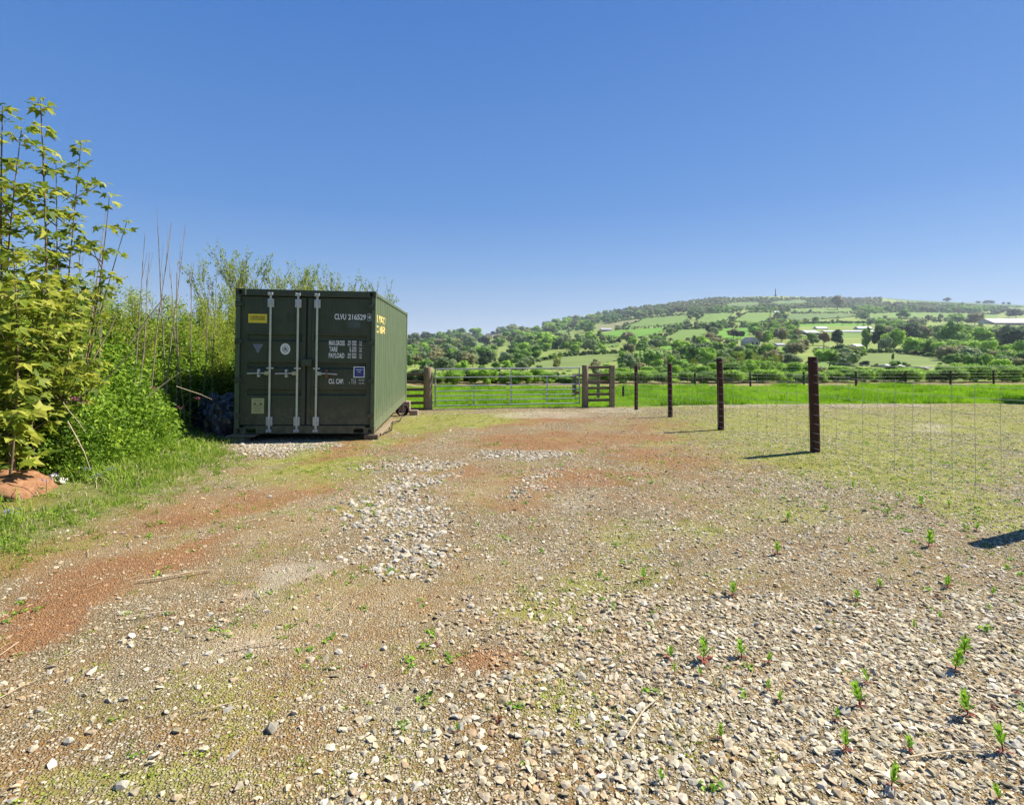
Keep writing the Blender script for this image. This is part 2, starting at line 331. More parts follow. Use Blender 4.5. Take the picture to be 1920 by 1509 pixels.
def crown_mesh(name, m, w=1.0, h=1.0, nclump=12, per=70, leaf=0.09, seed=1, airy=0.0, cone=False):
    """unit crown, base at z 0, radius w/2, height h: lumps of leaf clumps over a small ragged core"""
    rng = np.random.default_rng(seed); parts = []; iv, jf = ico(2)
    cl = []
    for i in range(nclump):
        t = rng.random()**0.8; a = rng.random()*2*PI
        zc = 0.18+0.66*t
        rr = (0.5*w)*(math.sqrt(max(0.05, 1-((zc-0.42)/0.62)**2)) if not cone else (1-zc)*0.9)*(0.45+0.35*rng.random())
        r = (0.17+0.12*rng.random())*(0.75 if cone else 1)
        cl.append((np.array([math.cos(a)*rr, math.sin(a)*rr, zc*h]), r))
    cl.append((np.array([0, 0, 0.45*h]), 0.27)); cl.append((np.array([0, 0, 0.72*h]), 0.20))
    for c, r in cl:
        ctint = rng.random()*0.5+0.2
        if airy < 0.5:
            core = iv*(0.80*r)*(1+0.25*rng.normal(size=(len(iv), 1))*0.6)*np.array([1, 1, 0.85*h])+c
            parts.append((core, jf, np.full(len(core), max(0, ctint-0.1))))
        n = int(per*(0.6+r*2)); d = rng.normal(size=(n, 3)); d /= np.linalg.norm(d, axis=1)[:, None]
        P = c+d*r*np.array([1, 1, 0.85*h])*(0.75+0.4*rng.random((n, 1))*(1+airy))
        V, T = leaves(P, leaf, up=0.3, aspect=0.8, rng=rng, D=d)
        parts.append((V, T, np.repeat(np.clip(ctint+0.25*rng.normal(size=n)*0.6, 0, 1), 4)))
    V, T, t = join(parts); V[:, :2] *= 0.5*w/np.percentile(np.hypot(V[:, 0], V[:, 1]), 97); V[:, 2] *= h/np.percentile(V[:, 2], 99.3); V[:, 2] = np.maximum(V[:, 2], 0.02)
    return npmesh(name, V, T, m, t)
def trunk_mesh(name, m, h=0.5, r=0.03):
    b = MB().tube([(0, 0, -0.06), (0.01, 0, h*0.5), (0, 0.01, h)], [r*1.3, r, r*0.6], 7)
    for k in range(4):
        a = k*1.7; b.tube([(0, 0, h*(0.5+0.1*k)), (math.cos(a)*0.2, math.sin(a)*0.2, h*(0.95+0.1*k))], [r*0.5, r*0.2], 5)
    return b.mesh(name, m)

LM = []; SEEN = {}
ORD = ['', 'second ', 'third ', 'fourth ', 'fifth ', 'sixth ', 'seventh ', 'eighth ', 'ninth ', 'tenth ', 'eleventh ', 'twelfth ']
def near_label(what, u, v, marks, vert=2.2):
    """words that place a thing by the landmark nearest to it in the view"""
    best = min(marks, key=lambda m: (m[0]-u)**2+(vert*(m[1]-v))**2)
    du = u-best[0]; dv = (v-best[1])*vert
    d = ('right of' if du > 0 else 'left of') if abs(du) > abs(dv) else ('below' if dv > 0 else 'above')
    k = (what, d, best[2]); n = SEEN.get(k, 0); SEEN[k] = n+1
    return '%s%s %s the %s' % (ORD[min(n, 11)], what, d, best[2])

# geometry-node scatter: one object whose points carry scale, turn, kind and stain
def scatter(name, protos, P, scale, rot, kindidx, stain, label, cat):
    pc = bpy.data.collections.new(name+'_kinds')
    for i, me in enumerate(protos):
        o = bpy.data.objects.new('%s_kind_%02d' % (name, i), me); pc.objects.link(o)
    me = bpy.data.meshes.new(name); n = len(P); me.vertices.add(n); me.vertices.foreach_set('co', np.asarray(P, np.float32).ravel())
    for nm, ty, val in (('size', 'FLOAT_VECTOR', scale), ('turn', 'FLOAT_VECTOR', rot)):
        a = me.attributes.new(nm, ty, 'POINT'); a.data.foreach_set('vector', np.asarray(val, np.float32).ravel())
    a = me.attributes.new('pick', 'INT', 'POINT'); a.data.foreach_set('value', np.asarray(kindidx, np.int32))
    a = me.attributes.new('stain', 'FLOAT', 'POINT'); a.data.foreach_set('value', np.asarray(stain, np.float32))
    o = link(name, me, label=label, category=cat, kind='stuff')
    ng = bpy.data.node_groups.new(name+'_nodes', 'GeometryNodeTree')
    ng.interface.new_socket('Geometry', in_out='INPUT', socket_type='NodeSocketGeometry')
    ng.interface.new_socket('Geometry', in_out='OUTPUT', socket_type='NodeSocketGeometry')
    N = ng.nodes; gi = N.new('NodeGroupInput'); go = N.new('NodeGroupOutput')
    mp = N.new('GeometryNodeMeshToPoints'); iop = N.new('GeometryNodeInstanceOnPoints'); ci = N.new('GeometryNodeCollectionInfo')
    ci.inputs['Collection'].default_value = pc; ci.inputs['Separate Children'].default_value = True; ci.inputs['Reset Children'].default_value = True
    def na(t, nm):
        q = N.new('GeometryNodeInputNamedAttribute'); q.data_type = t; q.inputs['Name'].default_value = nm; return q.outputs[0]
    L = ng.links
    L.new(gi.outputs[0], mp.inputs[0]); L.new(mp.outputs[0], iop.inputs['Points']); L.new(ci.outputs[0], iop.inputs['Instance'])
    iop.inputs['Pick Instance'].default_value = True
    L.new(na('INT', 'pick'), iop.inputs['Instance Index']); L.new(na('FLOAT_VECTOR', 'size'), iop.inputs['Scale'])
    er = N.new('FunctionNodeEulerToRotation'); L.new(na('FLOAT_VECTOR', 'turn'), er.inputs[0]); L.new(er.outputs[0], iop.inputs['Rotation'])
    L.new(iop.outputs[0], go.inputs[0])
    md = o.modifiers.new('scatter', 'NODES'); md.node_group = ng
    return o
#PART2

# ------------------------------------------------------------------ the yard: where soil, moss, dust and gravel lie
def project(x, y):
    z = land(x, y); yy = np.maximum(y, 0.7)
    return CX+F*x/yy, CY-F*(z-EYE)/yy
def blobs(u, v, L):
    w = np.zeros_like(u)
    for (cu, cv, ru, rv, a, s) in L:
        a = math.radians(a); du = u-cu; dv = v-cv
        p = (du*math.cos(a)-dv*math.sin(a))/ru; q = (du*math.sin(a)+dv*math.cos(a))/rv
        w = np.maximum(w, s*np.exp(-(p*p+q*q)**1.3*0.8))
    return w
RED = [(110, 1135, 170, 26, 17, 1.0), (30, 1190, 120, 28, 20, 1.0), (370, 1030, 120, 20, 18, 1.0), (170, 1010, 200, 26, 14, 0.7), (470, 940, 170, 18, 10, 0.85), (300, 960, 140, 20, 12, 0.6),
       (640, 850, 110, 16, 25, 0.8), (560, 905, 90, 12, 10, 0.6), (1010, 790, 110, 10, 3, 0.9), (1080, 826, 210, 16, 2, 0.95), (930, 822, 80, 10, 5, 0.8), (760, 832, 90, 12, 22, 0.7),
       (1230, 800, 110, 18, 0, 0.6), (1300, 860, 170, 24, -3, 0.75), (1180, 900, 170, 22, 0, 0.65), (1470, 868, 90, 12, -4, 0.75), (1060, 900, 120, 20, 0, 0.55), (880, 1245, 75, 26, 0, 0.9),
       (950, 935, 120, 22, 0, 0.5), (1250, 935, 130, 18, 0, 0.35), (230, 1060, 190, 26, 17, 0.6), (850, 890, 80, 16, 0, 0.5), (20, 930, 60, 22, 0, 1.0)]
MOSS = [(1640, 840, 330, 75, -4, 0.85), (1440, 800, 190, 42, 0, 0.75), (1700, 905, 260, 22, -9, 1.0), (1560, 880, 160, 18, -10, 0.9), (1880, 960, 160, 26, -10, 0.8), (1900, 800, 300, 60, 0, 0.7),
        (860, 785, 120, 12, 0, 0.85), (780, 800, 60, 14, 0, 0.8), (700, 825, 90, 8, 0, 0.6), (600, 885, 130, 16, 8, 0.6), (540, 860, 120, 12, 5, 0.6), (700, 960, 60, 26, 0, 0.3), (1130, 1090, 120, 40, 0, 0.45), (980, 1150, 90, 34, 0, 0.5),
        (1010, 1300, 90, 60, 0, 0.35), (430, 1330, 200, 60, 0, 0.28), (200, 1010, 120, 12, 10, 0.4), (1250, 760, 120, 8, 0, 0.8), (1500, 960, 200, 26, -5, 0.4), (1230, 1000, 140, 30, 0, 0.28), (650, 905, 120, 22, 0, 0.35), (300, 1480, 260, 30, 0, 0.3)]
PALE = [(560, 1070, 100, 20, 12, 1.0), (450, 1112, 80, 10, 15, 0.8), (390, 1235, 150, 42, 10, 0.8), (150, 1290, 200, 60, 5, 0.45), (700, 1320, 140, 60, 0, 0.5), (1010, 845, 130, 12, 0, 0.4), (1090, 940, 60, 26, 0, 0.5),
        (1010, 778, 110, 7, 0, 0.9), (1400, 758, 200, 5, 0, 0.9), (1650, 757, 120, 6, 0, 1.0), (1740, 800, 60, 6, 0, 0.9), (520, 832, 140, 14, 3, 0.8), (1150, 770, 60, 6, 0, 0.9), (1330, 758, 70, 5, 0, 0.9)]
BARE = [(650, 1130, 170, 60, 8, 0.9), (480, 1190, 170, 36, 14, 0.6), (560, 990, 120, 36, 15, 0.7), (330, 1090, 160, 22, 16, 0.6), (900, 900, 120, 30, 0, 0.7), (1080, 830, 220, 22, 0, 0.6), (870, 1090, 90, 50, 0, 0.5), (250, 1000, 250, 60, 15, 0.5), (620, 1230, 140, 40, 5, 0.6)]
ROCK = [(745, 965, 115, 36, 0, 1.0), (760, 1030, 85, 34, 8, 1.0), (745, 1062, 60, 24, 0, 0.9), (760, 915, 80, 18, 12, 0.9), (780, 875, 90, 14, 5, 0.9), (980, 853, 100, 8, 0, 1.0), (1010, 905, 60, 14, 20, 0.85), (830, 985, 50, 20, 0, 0.7), (520, 838, 140, 15, 3, 0.7), (700, 985, 60, 20, 0, 0.8)]
def verge(x, y):     # the grassy strip at the foot of the bank and the lush strip beyond the yard
    e = np.interp(y, [2.5, 3.7, 5, 6.5, 7.5, 8.3, 9.3, 11], [-3.3, -3.5, -3.4, -3.55, -3.95, -4.6, -4.95, -5.3])+0.7*(fbm(x*1.3, y*1.3, 41)-0.5)
    return smooth(e+0.45, e-0.75, x)
def field_edge(x):   # the gate line on the left, the far side of the yard on the right
    return np.interp(x, [-30, -3, 1.5, 3.4, 6, 12, 30], [16.3, 16.5, 17.0, 17.2, 18.0, 18.7, 19.5])+0.3*(vnoise(x*1.7, x*0, 77)-0.5)
def masks(x, y):
    u, v = project(x, y)
    ju = (fbm(x*1.1, y*1.1, 61)-0.5); jv = (fbm(x*1.1+40, y*1.1, 62)-0.5)
    k = np.clip(10/np.maximum(y, 1), 0.6, 4)
    uu = u+ju*60*k; vv = v+jv*22*k
    r = blobs(uu, vv, RED)*(0.30+1.45*fbm(x*4.5, y*4.5, 11, 6))*(0.55+0.45*smooth(0.3, 0.6, fbm(x*1.2, y*1.2, 19))); m = blobs(uu, vv, MOSS)*(0.3+1.35*fbm(x*3.2, y*3.2, 12))
    p = blobs(uu, vv, PALE)*(0.5+fbm(x*4, y*4, 13)); b = blobs(uu, vv, BARE)*(0.6+0.8*fbm(x*2, y*2, 14)); k = blobs(uu, vv, ROCK)
    m = m+0.24*smooth(0.45, 0.75, fbm(x*2.3, y*2.3, 15)); r = r+0.25*smooth(0.55, 0.75, fbm(x*1.7, y*1.7, 16))*smooth(1200, 300, u)
    return [np.clip(q, 0, 1) for q in (r, m, p, b, k)]

def grid_mesh(xs, ys, name, mats, midx=None, full=True):
    X, Y = np.meshgrid(xs, ys); Z = land(X, Y)
    nx = len(xs); ny = len(ys); i = np.arange(nx*ny).reshape(ny, nx)
    Q = np.stack([i[:-1, :-1], i[:-1, 1:], i[1:, 1:], i[1:, :-1]], -1).reshape(-1, 4)
    V = np.stack([X, Y, Z], -1).reshape(-1, 3)
    at = {}
    if full:
        r, m, p, b, k = masks(X, Y); fe = smooth(-0.25, 0.25, Y-field_edge(X)); vg = verge(X, Y)*(1-smooth(16, 18, Y))
        at = dict(red=r.ravel(), moss=m.ravel(), pale=p.ravel(), bare=b.ravel(), grass=np.clip(fe+vg*0.55, 0, 1).ravel())
        soil = smooth(29.5, 32, Y+0.6*fbm(X*0.5, Y*0.5, 21))*(1-smooth(40, 46, Y))*0; at['plough'] = soil.ravel()
    return npmesh(name, V, Q, mats, smoothed=True, attrs=at)

def ground_material():
    m = bpy.data.materials.new('yard_ground'); m.use_nodes = True; nt = m.node_tree; L = nt.links; N = nt.nodes
    b = N['Principled BSDF']; b.inputs['Roughness'].default_value = 0.95; b.inputs['Specular IOR Level'].default_value = 0.15
    tc = N.new('ShaderNodeTexCoord'); co = tc.outputs['Object']
    def noise(s, d=6, r=0.65):
        q = N.new('ShaderNodeTexNoise'); q.inputs['Scale'].default_value = s; q.inputs['Detail'].default_value = d; q.inputs['Roughness'].default_value = r
        L.new(co, q.inputs[0]); return q.outputs['Fac']
    def ramp(f, pts):
        q = N.new('ShaderNodeValToRGB'); e = q.color_ramp.elements
        while len(e) < len(pts): e.new(0.5)
        for i, (p, c) in enumerate(pts): e[i].position = p; e[i].color = (*c, 1) if hasattr(c, '__len__') else (c, c, c, 1)
        L.new(f, q.inputs[0]); return q.outputs[0]
    def mix(f, a, c, bt='MIX'):
        q = N.new('ShaderNodeMix'); q.data_type = 'RGBA'; q.blend_type = bt
        if hasattr(f, 'is_linked'): L.new(f, q.inputs[0])
        else: q.inputs[0].default_value = f
        for s, i in ((a, 6), (c, 7)):
            if hasattr(s, 'is_linked'): L.new(s, q.inputs[i])
            else: q.inputs[i].default_value = (*s, 1)
        return q.outputs[2]
    def math_(op, a, c=None):
        q = N.new('ShaderNodeMath'); q.operation = op; q.use_clamp = op in ('ADD', 'MULTIPLY', 'SUBTRACT')
        for s, i in ((a, 0), (c, 1)):
            if s is None: continue
            if hasattr(s, 'is_linked'): L.new(s, q.inputs[i])
            else: q.inputs[i].default_value = s
        return q.outputs[0]
    def attr(n):
        q = N.new('ShaderNodeAttribute'); q.attribute_name = n; return q.outputs['Fac']
    def vor(s, f='F1', out='Color'):
        q = N.new('ShaderNodeTexVoronoi'); q.inputs['Scale'].default_value = s; q.feature = f; L.new(co, q.inputs['Vector']); return q
    n1 = noise(1.3); n2 = noise(9); n3 = noise(70, 5, 0.7); n4 = noise(28, 6, 0.7)
    base = mix(ramp(n2, [(0.3, 0.0), (0.7, 1.0)]), (0.090, 0.065, 0.028), (0.23, 0.170, 0.080))
    base = mix(attr('bare'), base, mix(n4, (0.25, 0.175, 0.080), (0.44, 0.330, 0.175)))
    v1 = vor(105); v2 = vor(46)
    sc1 = ramp(v1.outputs['Color'], [(0.15, (0.10, 0.08, 0.04)), (0.40, (0.28, 0.23, 0.13)), (0.65, (0.50, 0.42, 0.28)), (0.85, (0.78, 0.69, 0.52))])
    sc2 = ramp(v2.outputs['Color'], [(0.1, (0.20, 0.16, 0.11)), (0.5, (0.38, 0.32, 0.22)), (1.0, (0.60, 0.53, 0.41))])
    e1 = ramp(v1.outputs['Distance'], [(0.30, 1.0), (0.62, 0.0)])
    bare = attr('bare')
    col = mix(math_('MULTIPLY', e1, math_('SUBTRACT', 0.72, math_('MULTIPLY', bare, 0.30))), base, sc1)
    big = math_('MULTIPLY', ramp(v2.outputs['Distance'], [(0.28, 1.0), (0.5, 0.0)]), ramp(noise(17, 2), [(0.48, 0.0), (0.6, 0.8)]))
    col = mix(math_('MULTIPLY', big, math_('SUBTRACT', 1.0, bare)), col, sc2)
    brown = math_('MULTIPLY', ramp(noise(3.2, 7, 0.72), [(0.47, 0.0), (0.58, 0.85)]), ramp(noise(60, 4, 0.7), [(0.38, 0.0), (0.56, 1.0)]))
    col = mix(brown, col, (0.25, 0.145, 0.050))
    dk = math_('MULTIPLY', ramp(noise(11, 7, 0.75), [(0.56, 0.0), (0.64, 0.8)]), ramp(noise(85, 3, 0.7), [(0.40, 0.0), (0.55, 1.0)]))
    col = mix(dk, col, (0.075, 0.055, 0.028))
    red = attr('red')
    rf = math_('MULTIPLY', ramp(math_('ADD', math_('MULTIPLY', red, 0.9), math_('MULTIPLY', math_('SUBTRACT', n4, 0.32), 1.1)), [(0.26, 0.0), (0.72, 1.0)]), 0.90)
    col = mix(rf, col, mix(ramp(n3, [(0.35, 0.0), (0.65, 1.0)]), (0.15, 0.066, 0.022), (0.37, 0.18, 0.075)))
    peep = math_('MULTIPLY', e1, ramp(noise(150, 2), [(0.53, 0.0), (0.60, 0.75)]))
    col = mix(peep, col, (0.46, 0.38, 0.27))
    moss = attr('moss')
    mf = ramp(math_('ADD', math_('MULTIPLY', moss, 0.85), math_('MULTIPLY', math_('SUBTRACT', n4, 0.38), 1.5)), [(0.32, 0.0), (0.74, 1.0)])
    col = mix(math_('MULTIPLY', mf, 0.85), col, mix(ramp(n3, [(0.35, 0.0), (0.65, 1.0)]), (0.16, 0.172, 0.030), (0.39, 0.395, 0.090)))
    pale = attr('pale')
    col = mix(math_('MULTIPLY', ramp(math_('ADD', math_('MULTIPLY', pale, 0.8), math_('MULTIPLY', math_('SUBTRACT', n3, 0.4), 0.5)), [(0.3, 0.0), (0.7, 1.0)]), 0.55), col, (0.46, 0.40, 0.30))
    gr = attr('grass')
    col = mix(gr, col, mix(ramp(n4, [(0.35, 0.0), (0.65, 1.0)]), (0.09, 0.13, 0.018), (0.20, 0.30, 0.03)))
    pl = attr('plough')
    col = mix(pl, col, mix(ramp(n4, [(0.35, 0.0), (0.65, 1.0)]), (0.20, 0.16, 0.07), (0.34, 0.28, 0.13)))
    col = mix(1.0, col, ramp(n1, [(0.3, (0.84, 0.83, 0.82)), (0.7, (1.1, 1.1, 1.1))]), 'MULTIPLY')
    L.new(col, b.inputs['Base Color'])
    h = math_('ADD', math_('MULTIPLY', e1, 0.5), math_('ADD', math_('MULTIPLY', big, 0.5), math_('MULTIPLY', n3, 0.35)))
    bp = N.new('ShaderNodeBump'); bp.inputs['Strength'].default_value = 0.85; bp.inputs['Distance'].default_value = 0.016
    L.new(h, bp.inputs['Height']); L.new(bp.outputs[0], b.inputs['Normal'])
    return m
M['yard'] = ground_material()
ground = link('ground', grid_mesh(np.arange(-12, 20.01, 0.08), np.arange(-2, 22.01, 0.08), 'ground', M['yard']), label='gravel yard with red soil, moss and loose stone', kind='structure')
for nm, xs, ys in (('outer_ground', np.linspace(-62, -11.5, 40), np.linspace(-30, 22.5, 40)), ('outer_ground', np.linspace(19.5, 62, 30), np.linspace(-30, 22.5, 40)), ('outer_ground', np.linspace(-12, 20, 20), np.linspace(-30, -1.8, 20))):
    o = link(nm, grid_mesh(xs, ys, nm, M['yard']), loc=(0, 0, -0.03), kind='structure')

# ------------------------------------------------------------------ the far land: one sheet split into its fields
FIELDS = [
 ([(1115, 612), (1160, 603), (1205, 597), (1196, 604), (1165, 612), (1120, 619)], 'tan'), ([(1165, 612), (1196, 604), (1205, 597), (1288, 590), (1292, 596), (1278, 606), (1240, 611), (1180, 614)], 'lime'),
 ([(1120, 628), (1155, 619), (1200, 616), (1240, 614), (1253, 616), (1230, 626), (1190, 634), (1160, 632)], 'bright'), ([(1245, 634), (1275, 618), (1322, 616), (1330, 620), (1312, 634), (1270, 642)], 'lime'),
 ([(1305, 603), (1322, 588), (1376, 586), (1362, 601), (1330, 607)], 'lime'), ([(1000, 692), (1008, 679), (1045, 670), (1100, 665), (1170, 662), (1165, 676), (1110, 684), (1060, 694)], 'olive'),
 ([(1356, 573), (1376, 567), (1424, 566), (1423, 573), (1380, 577)], 'dull'), ([(1370, 603), (1400, 587), (1446, 585), (1443, 600), (1420, 606)], 'lime'), ([(1336, 634), (1354, 615), (1407, 615), (1404, 634), (1390, 638)], 'bright'),
 ([(1445, 566), (1500, 562), (1516, 565), (1505, 570), (1455, 571)], 'dull'), ([(1478, 579), (1560, 577), (1603, 578), (1600, 585), (1540, 586), (1482, 584)], 'lime'), ([(1467, 598), (1482, 588), (1580, 587), (1622, 590), (1575, 597), (1500, 601)], 'dull'),
 ([(1490, 608), (1560, 606), (1625, 606), (1625, 611), (1500, 612)], 'bright'), ([(1424, 618), (1446, 622), (1448, 628), (1430, 632)], 'bright'), ([(1530, 625), (1600, 622), (1625, 624), (1612, 633), (1560, 635)], 'lime'),
 ([(1430, 656), (1476, 651), (1484, 661), (1470, 669), (1432, 669)], 'bright'), ([(1242, 682), (1258, 673), (1290, 673), (1302, 684)], 'bright'), ([(1628, 588), (1700, 585), (1800, 587), (1870, 590), (1868, 597), (1790, 596), (1700, 598), (1630, 598)], 'lime'),
 ([(1650, 558), (1760, 562), (1990, 573), (1990, 580), (1840, 573), (1740, 567), (1680, 563)], 'deep'), ([(1610, 668), (1628, 662), (1685, 661), (1760, 671), (1780, 682), (1660, 690), (1600, 684)], 'olive'),
 ([(862, 648), (895, 640), (925, 639), (927, 646), (880, 652)], 'lime'), ([(882, 658), (925, 652), (932, 658), (892, 664)], 'lime'), ([(893, 678), (920, 675), (930, 678), (905, 681)], 'dull'),
 ([(968, 640), (1010, 636), (1030, 642), (1000, 647)], 'lime'), ([(1130, 645), (1160, 642), (1162, 649), (1135, 652)], 'lime'), ([(1235, 650), (1270, 646), (1275, 654), (1245, 657)], 'bright'), ([(1500, 700), (1530, 678), (1560, 672), (1568, 690), (1545, 700)], 'lime'),
 ([(1030, 622), (1050, 618), (1075, 618), (1060, 626)], 'lime'), ([(1880, 574), (1990, 579), (1990, 586), (1900, 582)], 'olive'), ([(1320, 655), (1375, 651), (1390, 655), (1330, 660)], 'dull')]
FC = {'tan': ((0.20, 0.20, 0.085), (0.27, 0.27, 0.12)), 'lime': ((0.135, 0.215, 0.045), (0.18, 0.275, 0.06)), 'bright': ((0.11, 0.25, 0.025), (0.16, 0.32, 0.035)),
      'olive': ((0.14, 0.19, 0.055), (0.19, 0.25, 0.07)), 'dull': ((0.11, 0.17, 0.050), (0.15, 0.22, 0.065)), 'deep': ((0.075, 0.14, 0.035), (0.10, 0.18, 0.045))}
for k, (a, b) in FC.items(): M['f_'+k] = mat(k+'_pasture', tuple(q*0.88 for q in a), 0.95, col2=tuple(q*0.88 for q in b), scale=0.035, spec=0.1)
M['scrub'] = mat('rough_pasture', (0.14, 0.20, 0.04), 0.95, col2=(0.24, 0.28, 0.075), scale=0.05, spec=0.1)
def inside(poly, u, v):
    c = np.zeros(np.shape(u), bool); n = len(poly)
    for i in range(n):
        x1, y1 = poly[i]; x2, y2 = poly[(i+1) % n]
        if y1 == y2: continue
        k = ((y1 > v) != (y2 > v)) & (u < (x2-x1)*(v-y1)/(y2-y1)+x1); c ^= k
    return c
def field_at(u, v):
    r = np.full(np.shape(u), -1)
    for i, (p, c) in enumerate(FIELDS): r[inside(p, u, v)] = i
    return r
# near part of the far land (y 22 to 60) carries the meadow and soil strips
us = np.arange(-900, 2900, 5.0)
ysn = np.concatenate([np.arange(22, 34, 0.25), np.arange(34, 60, 1.0), np.exp(np.linspace(math.log(60), math.log(2600), 260)), np.exp(np.linspace(math.log(2700), math.log(12000), 40))])
UU, YY = np.meshgrid(us, ysn); XX = (UU-CX)/F*YY; ZZ = land(XX, YY); VV = CY-F*(ZZ-EYE)/YY
ny, nx = XX.shape; I = np.arange(nx*ny).reshape(ny, nx)
Q = np.stack([I[:-1, :-1], I[:-1, 1:], I[1:, 1:], I[1:, :-1]], -1).reshape(-1, 4)
PV = np.stack([XX, YY, ZZ], -1).reshape(-1, 3)
cu = UU.ravel()[Q].mean(1); cv = VV.ravel()[Q].mean(1); cy = YY.ravel()[Q].mean(1)
fid = np.where((cy > 60) & (cy < 2150), field_at(cu, cv), -1)
def submesh(name, sel, mats, attrs=None, zoff=0.0):
    q = Q[sel]; ids, inv = np.unique(q, return_inverse=True)
    V = PV[ids].copy(); V[:, 2] += zoff
    return npmesh(name, V, inv.reshape(-1, 4), mats, smoothed=True, attrs={k: v[ids] for k, v in (attrs or {}).items()})
zero = np.zeros(nx*ny); Yf = YY.ravel(); Xf = XX.ravel()
soil = smooth(30.3, 31.5, Yf+1.2*fbm(Xf*0.4, Yf*0.4, 21)-0.07*Xf)*(1-smooth(38, 41, Yf))
link('meadow', submesh('meadow', cy <= 60, M['yard'], dict(red=zero, moss=zero, pale=zero, bare=zero, grass=zero+1, plough=soil*0.9)), kind='structure')
link('hillside', submesh('hillside', (cy > 60) & (fid < 0), M['scrub']), kind='structure')
for i, (p, c) in enumerate(FIELDS):
    if (fid == i).any(): link('field', submesh('field', fid == i, M['f_'+c]), kind='structure')
#PART3

# ------------------------------------------------------------------ the shipping container
W, HT, LEN = 2.438, 2.591, 6.058
con = thing('shipping_container', 'dark green steel shipping container with closed double doors', 'shipping container')
con.location = (-4.935, 9.36, EYE-1.545); 
con.rotation_euler = (0, math.radians(0.8), math.atan2(0.25, 2.45))
P_, DP = M['paint'], M['doorpaint']
for x0, x1, y0, y1 in ((0, 0.075, 0.0, 0.17), (W-0.075, W, 0.0, 0.17), (0, 0.07, LEN-0.16, LEN), (W-0.07, W, LEN-0.16, LEN)):
    box('corner_post', P_, con, x0, x1, y0, y1, 0.118, HT-0.118, b=0.006)
def casting(sx, sy, sz):
    w, d, h = 0.162, 0.178, 0.118
    b = MB(); x0 = 0 if sx < 0 else W-w; y0 = -0.004 if sy < 0 else LEN-d+0.004; z0 = 0 if sz < 0 else HT-h
    y1 = y0+d
    fy = (y0, y0+0.028) if sy < 0 else (y1-0.028, y1); iy = (y0+0.028, y1) if sy < 0 else (y0, y1-0.028)
    hx0 = x0+0.052; hx1 = x0+0.112; hz0 = z0+0.022; hz1 = z0+0.094
    b.box(x0, hx0, *fy, z0, z0+h); b.box(hx1, x0+w, *fy, z0, z0+h); b.box(hx0, hx1, *fy, z0, hz0); b.box(hx0, hx1, *fy, hz1, z0+h)
    dk = 0.06                                                    # the hole is a real recess
    iy2 = (iy[0]+dk, iy[1]) if sy < 0 else (iy[0], iy[1]-dk); iy3 = (iy[0], iy[0]+dk) if sy < 0 else (iy[1]-dk, iy[1])
    b.box(x0, x0+w, *iy2, z0, z0+h); b.box(x0, x0+0.02, *iy3, z0, z0+h); b.box(x0+w-0.02, x0+w, *iy3, z0, z0+h)
    b.box(x0+0.02, x0+w-0.02, *iy3, z0, z0+0.015); b.box(x0+0.02, x0+w-0.02, *iy3, z0+h-0.015, z0+h)
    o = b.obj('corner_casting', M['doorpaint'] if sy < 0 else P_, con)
for sx in (-1, 1):
    for sy in (-1, 1):
        for sz in (-1, 1): casting(sx, sy, sz)
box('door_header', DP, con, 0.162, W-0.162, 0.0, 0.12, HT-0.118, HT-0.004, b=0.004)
b = MB(); pk = [(0.195, 0.375), (W-0.375, W-0.195)]                # the sill with its two fork openings
b.box(0.162, W-0.162, 0.0, 0.13, 0.098, 0.150); b.box(0.162, 0.195, 0, 0.13, 0.012, 0.098); b.box(0.375, W-0.375, 0, 0.13, 0.012, 0.098); b.box(W-0.195, W-0.162, 0, 0.13, 0.012, 0.098)
b.box(0.195, 0.375, 0, 0.13, 0.012, 0.022); b.box(W-0.375, W-0.195, 0, 0.13, 0.012, 0.022)
b.obj('door_sill', DP, con)
for x in (0.03, W-0.03):
    box('top_side_rail', P_, con, x-0.03, x+0.03, 0.178, LEN-0.178, HT-0.075, HT-0.010, b=0.006)
    box('bottom_side_rail', P_, con, x-0.022, x+0.022, 0.178, LEN-0.178, 0.02, 0.165, b=0.004)
    MB().box(x-0.028, x+0.028, 0.178, LEN-0.178, 0.168, 0.182).obj('rail_lip', P_, con)
def corrugated(x0, x1, n, depth, fn):
    """trapezoid profile along a wall: returns stations (s, offset)"""
    pit = (x1-x0)/n; st = []
    for i in range(n):
        s = x0+i*pit; st += [(s, 0), (s+pit*0.26, 0), (s+pit*0.50, -depth), (s+pit*0.76, -depth)]
    st.append((x1, 0)); return st
for side in (0, 1):
    st = corrugated(0.17, LEN-0.16, 21, 0.036, None); b = MB(); vs = []
    xf = (W-0.012) if side else 0.012; sg = 1 if side else -1
    for s, o in st: vs += [(xf+sg*o, s, 0.150), (xf+sg*o, s, HT-0.06)]
    b.add(vs, [(2*i, 2*i+2, 2*i+3, 2*i+1) if side else (2*i, 2*i+1, 2*i+3, 2*i+2) for i in range(len(st)-1)])
    b.obj('side_wall', P_, con)
st = corrugated(0.07, W-0.07, 8, 0.036, None); b = MB(); vs = []
for s, o in st: vs += [(s, LEN-0.02+o, 0.12), (s, LEN-0.02+o, HT-0.05)]
b.add(vs, [(2*i, 2*i+1, 2*i+3, 2*i+2) for i in range(len(st)-1)]); b.obj('rear_wall', P_, con)
box('rear_header', P_, con, 0.07, W-0.07, LEN-0.07, LEN, HT-0.08, HT-0.004); box('rear_sill', P_, con, 0.07, W-0.07, LEN-0.07, LEN, 0.02, 0.14)
st = corrugated(0.12, LEN-0.07, 26, 0.02, None); b = MB(); vs = []
for s, o in st: vs += [(0.05, s, HT-0.012+o*0.8), (W-0.05, s, HT-0.012+o*0.8)]
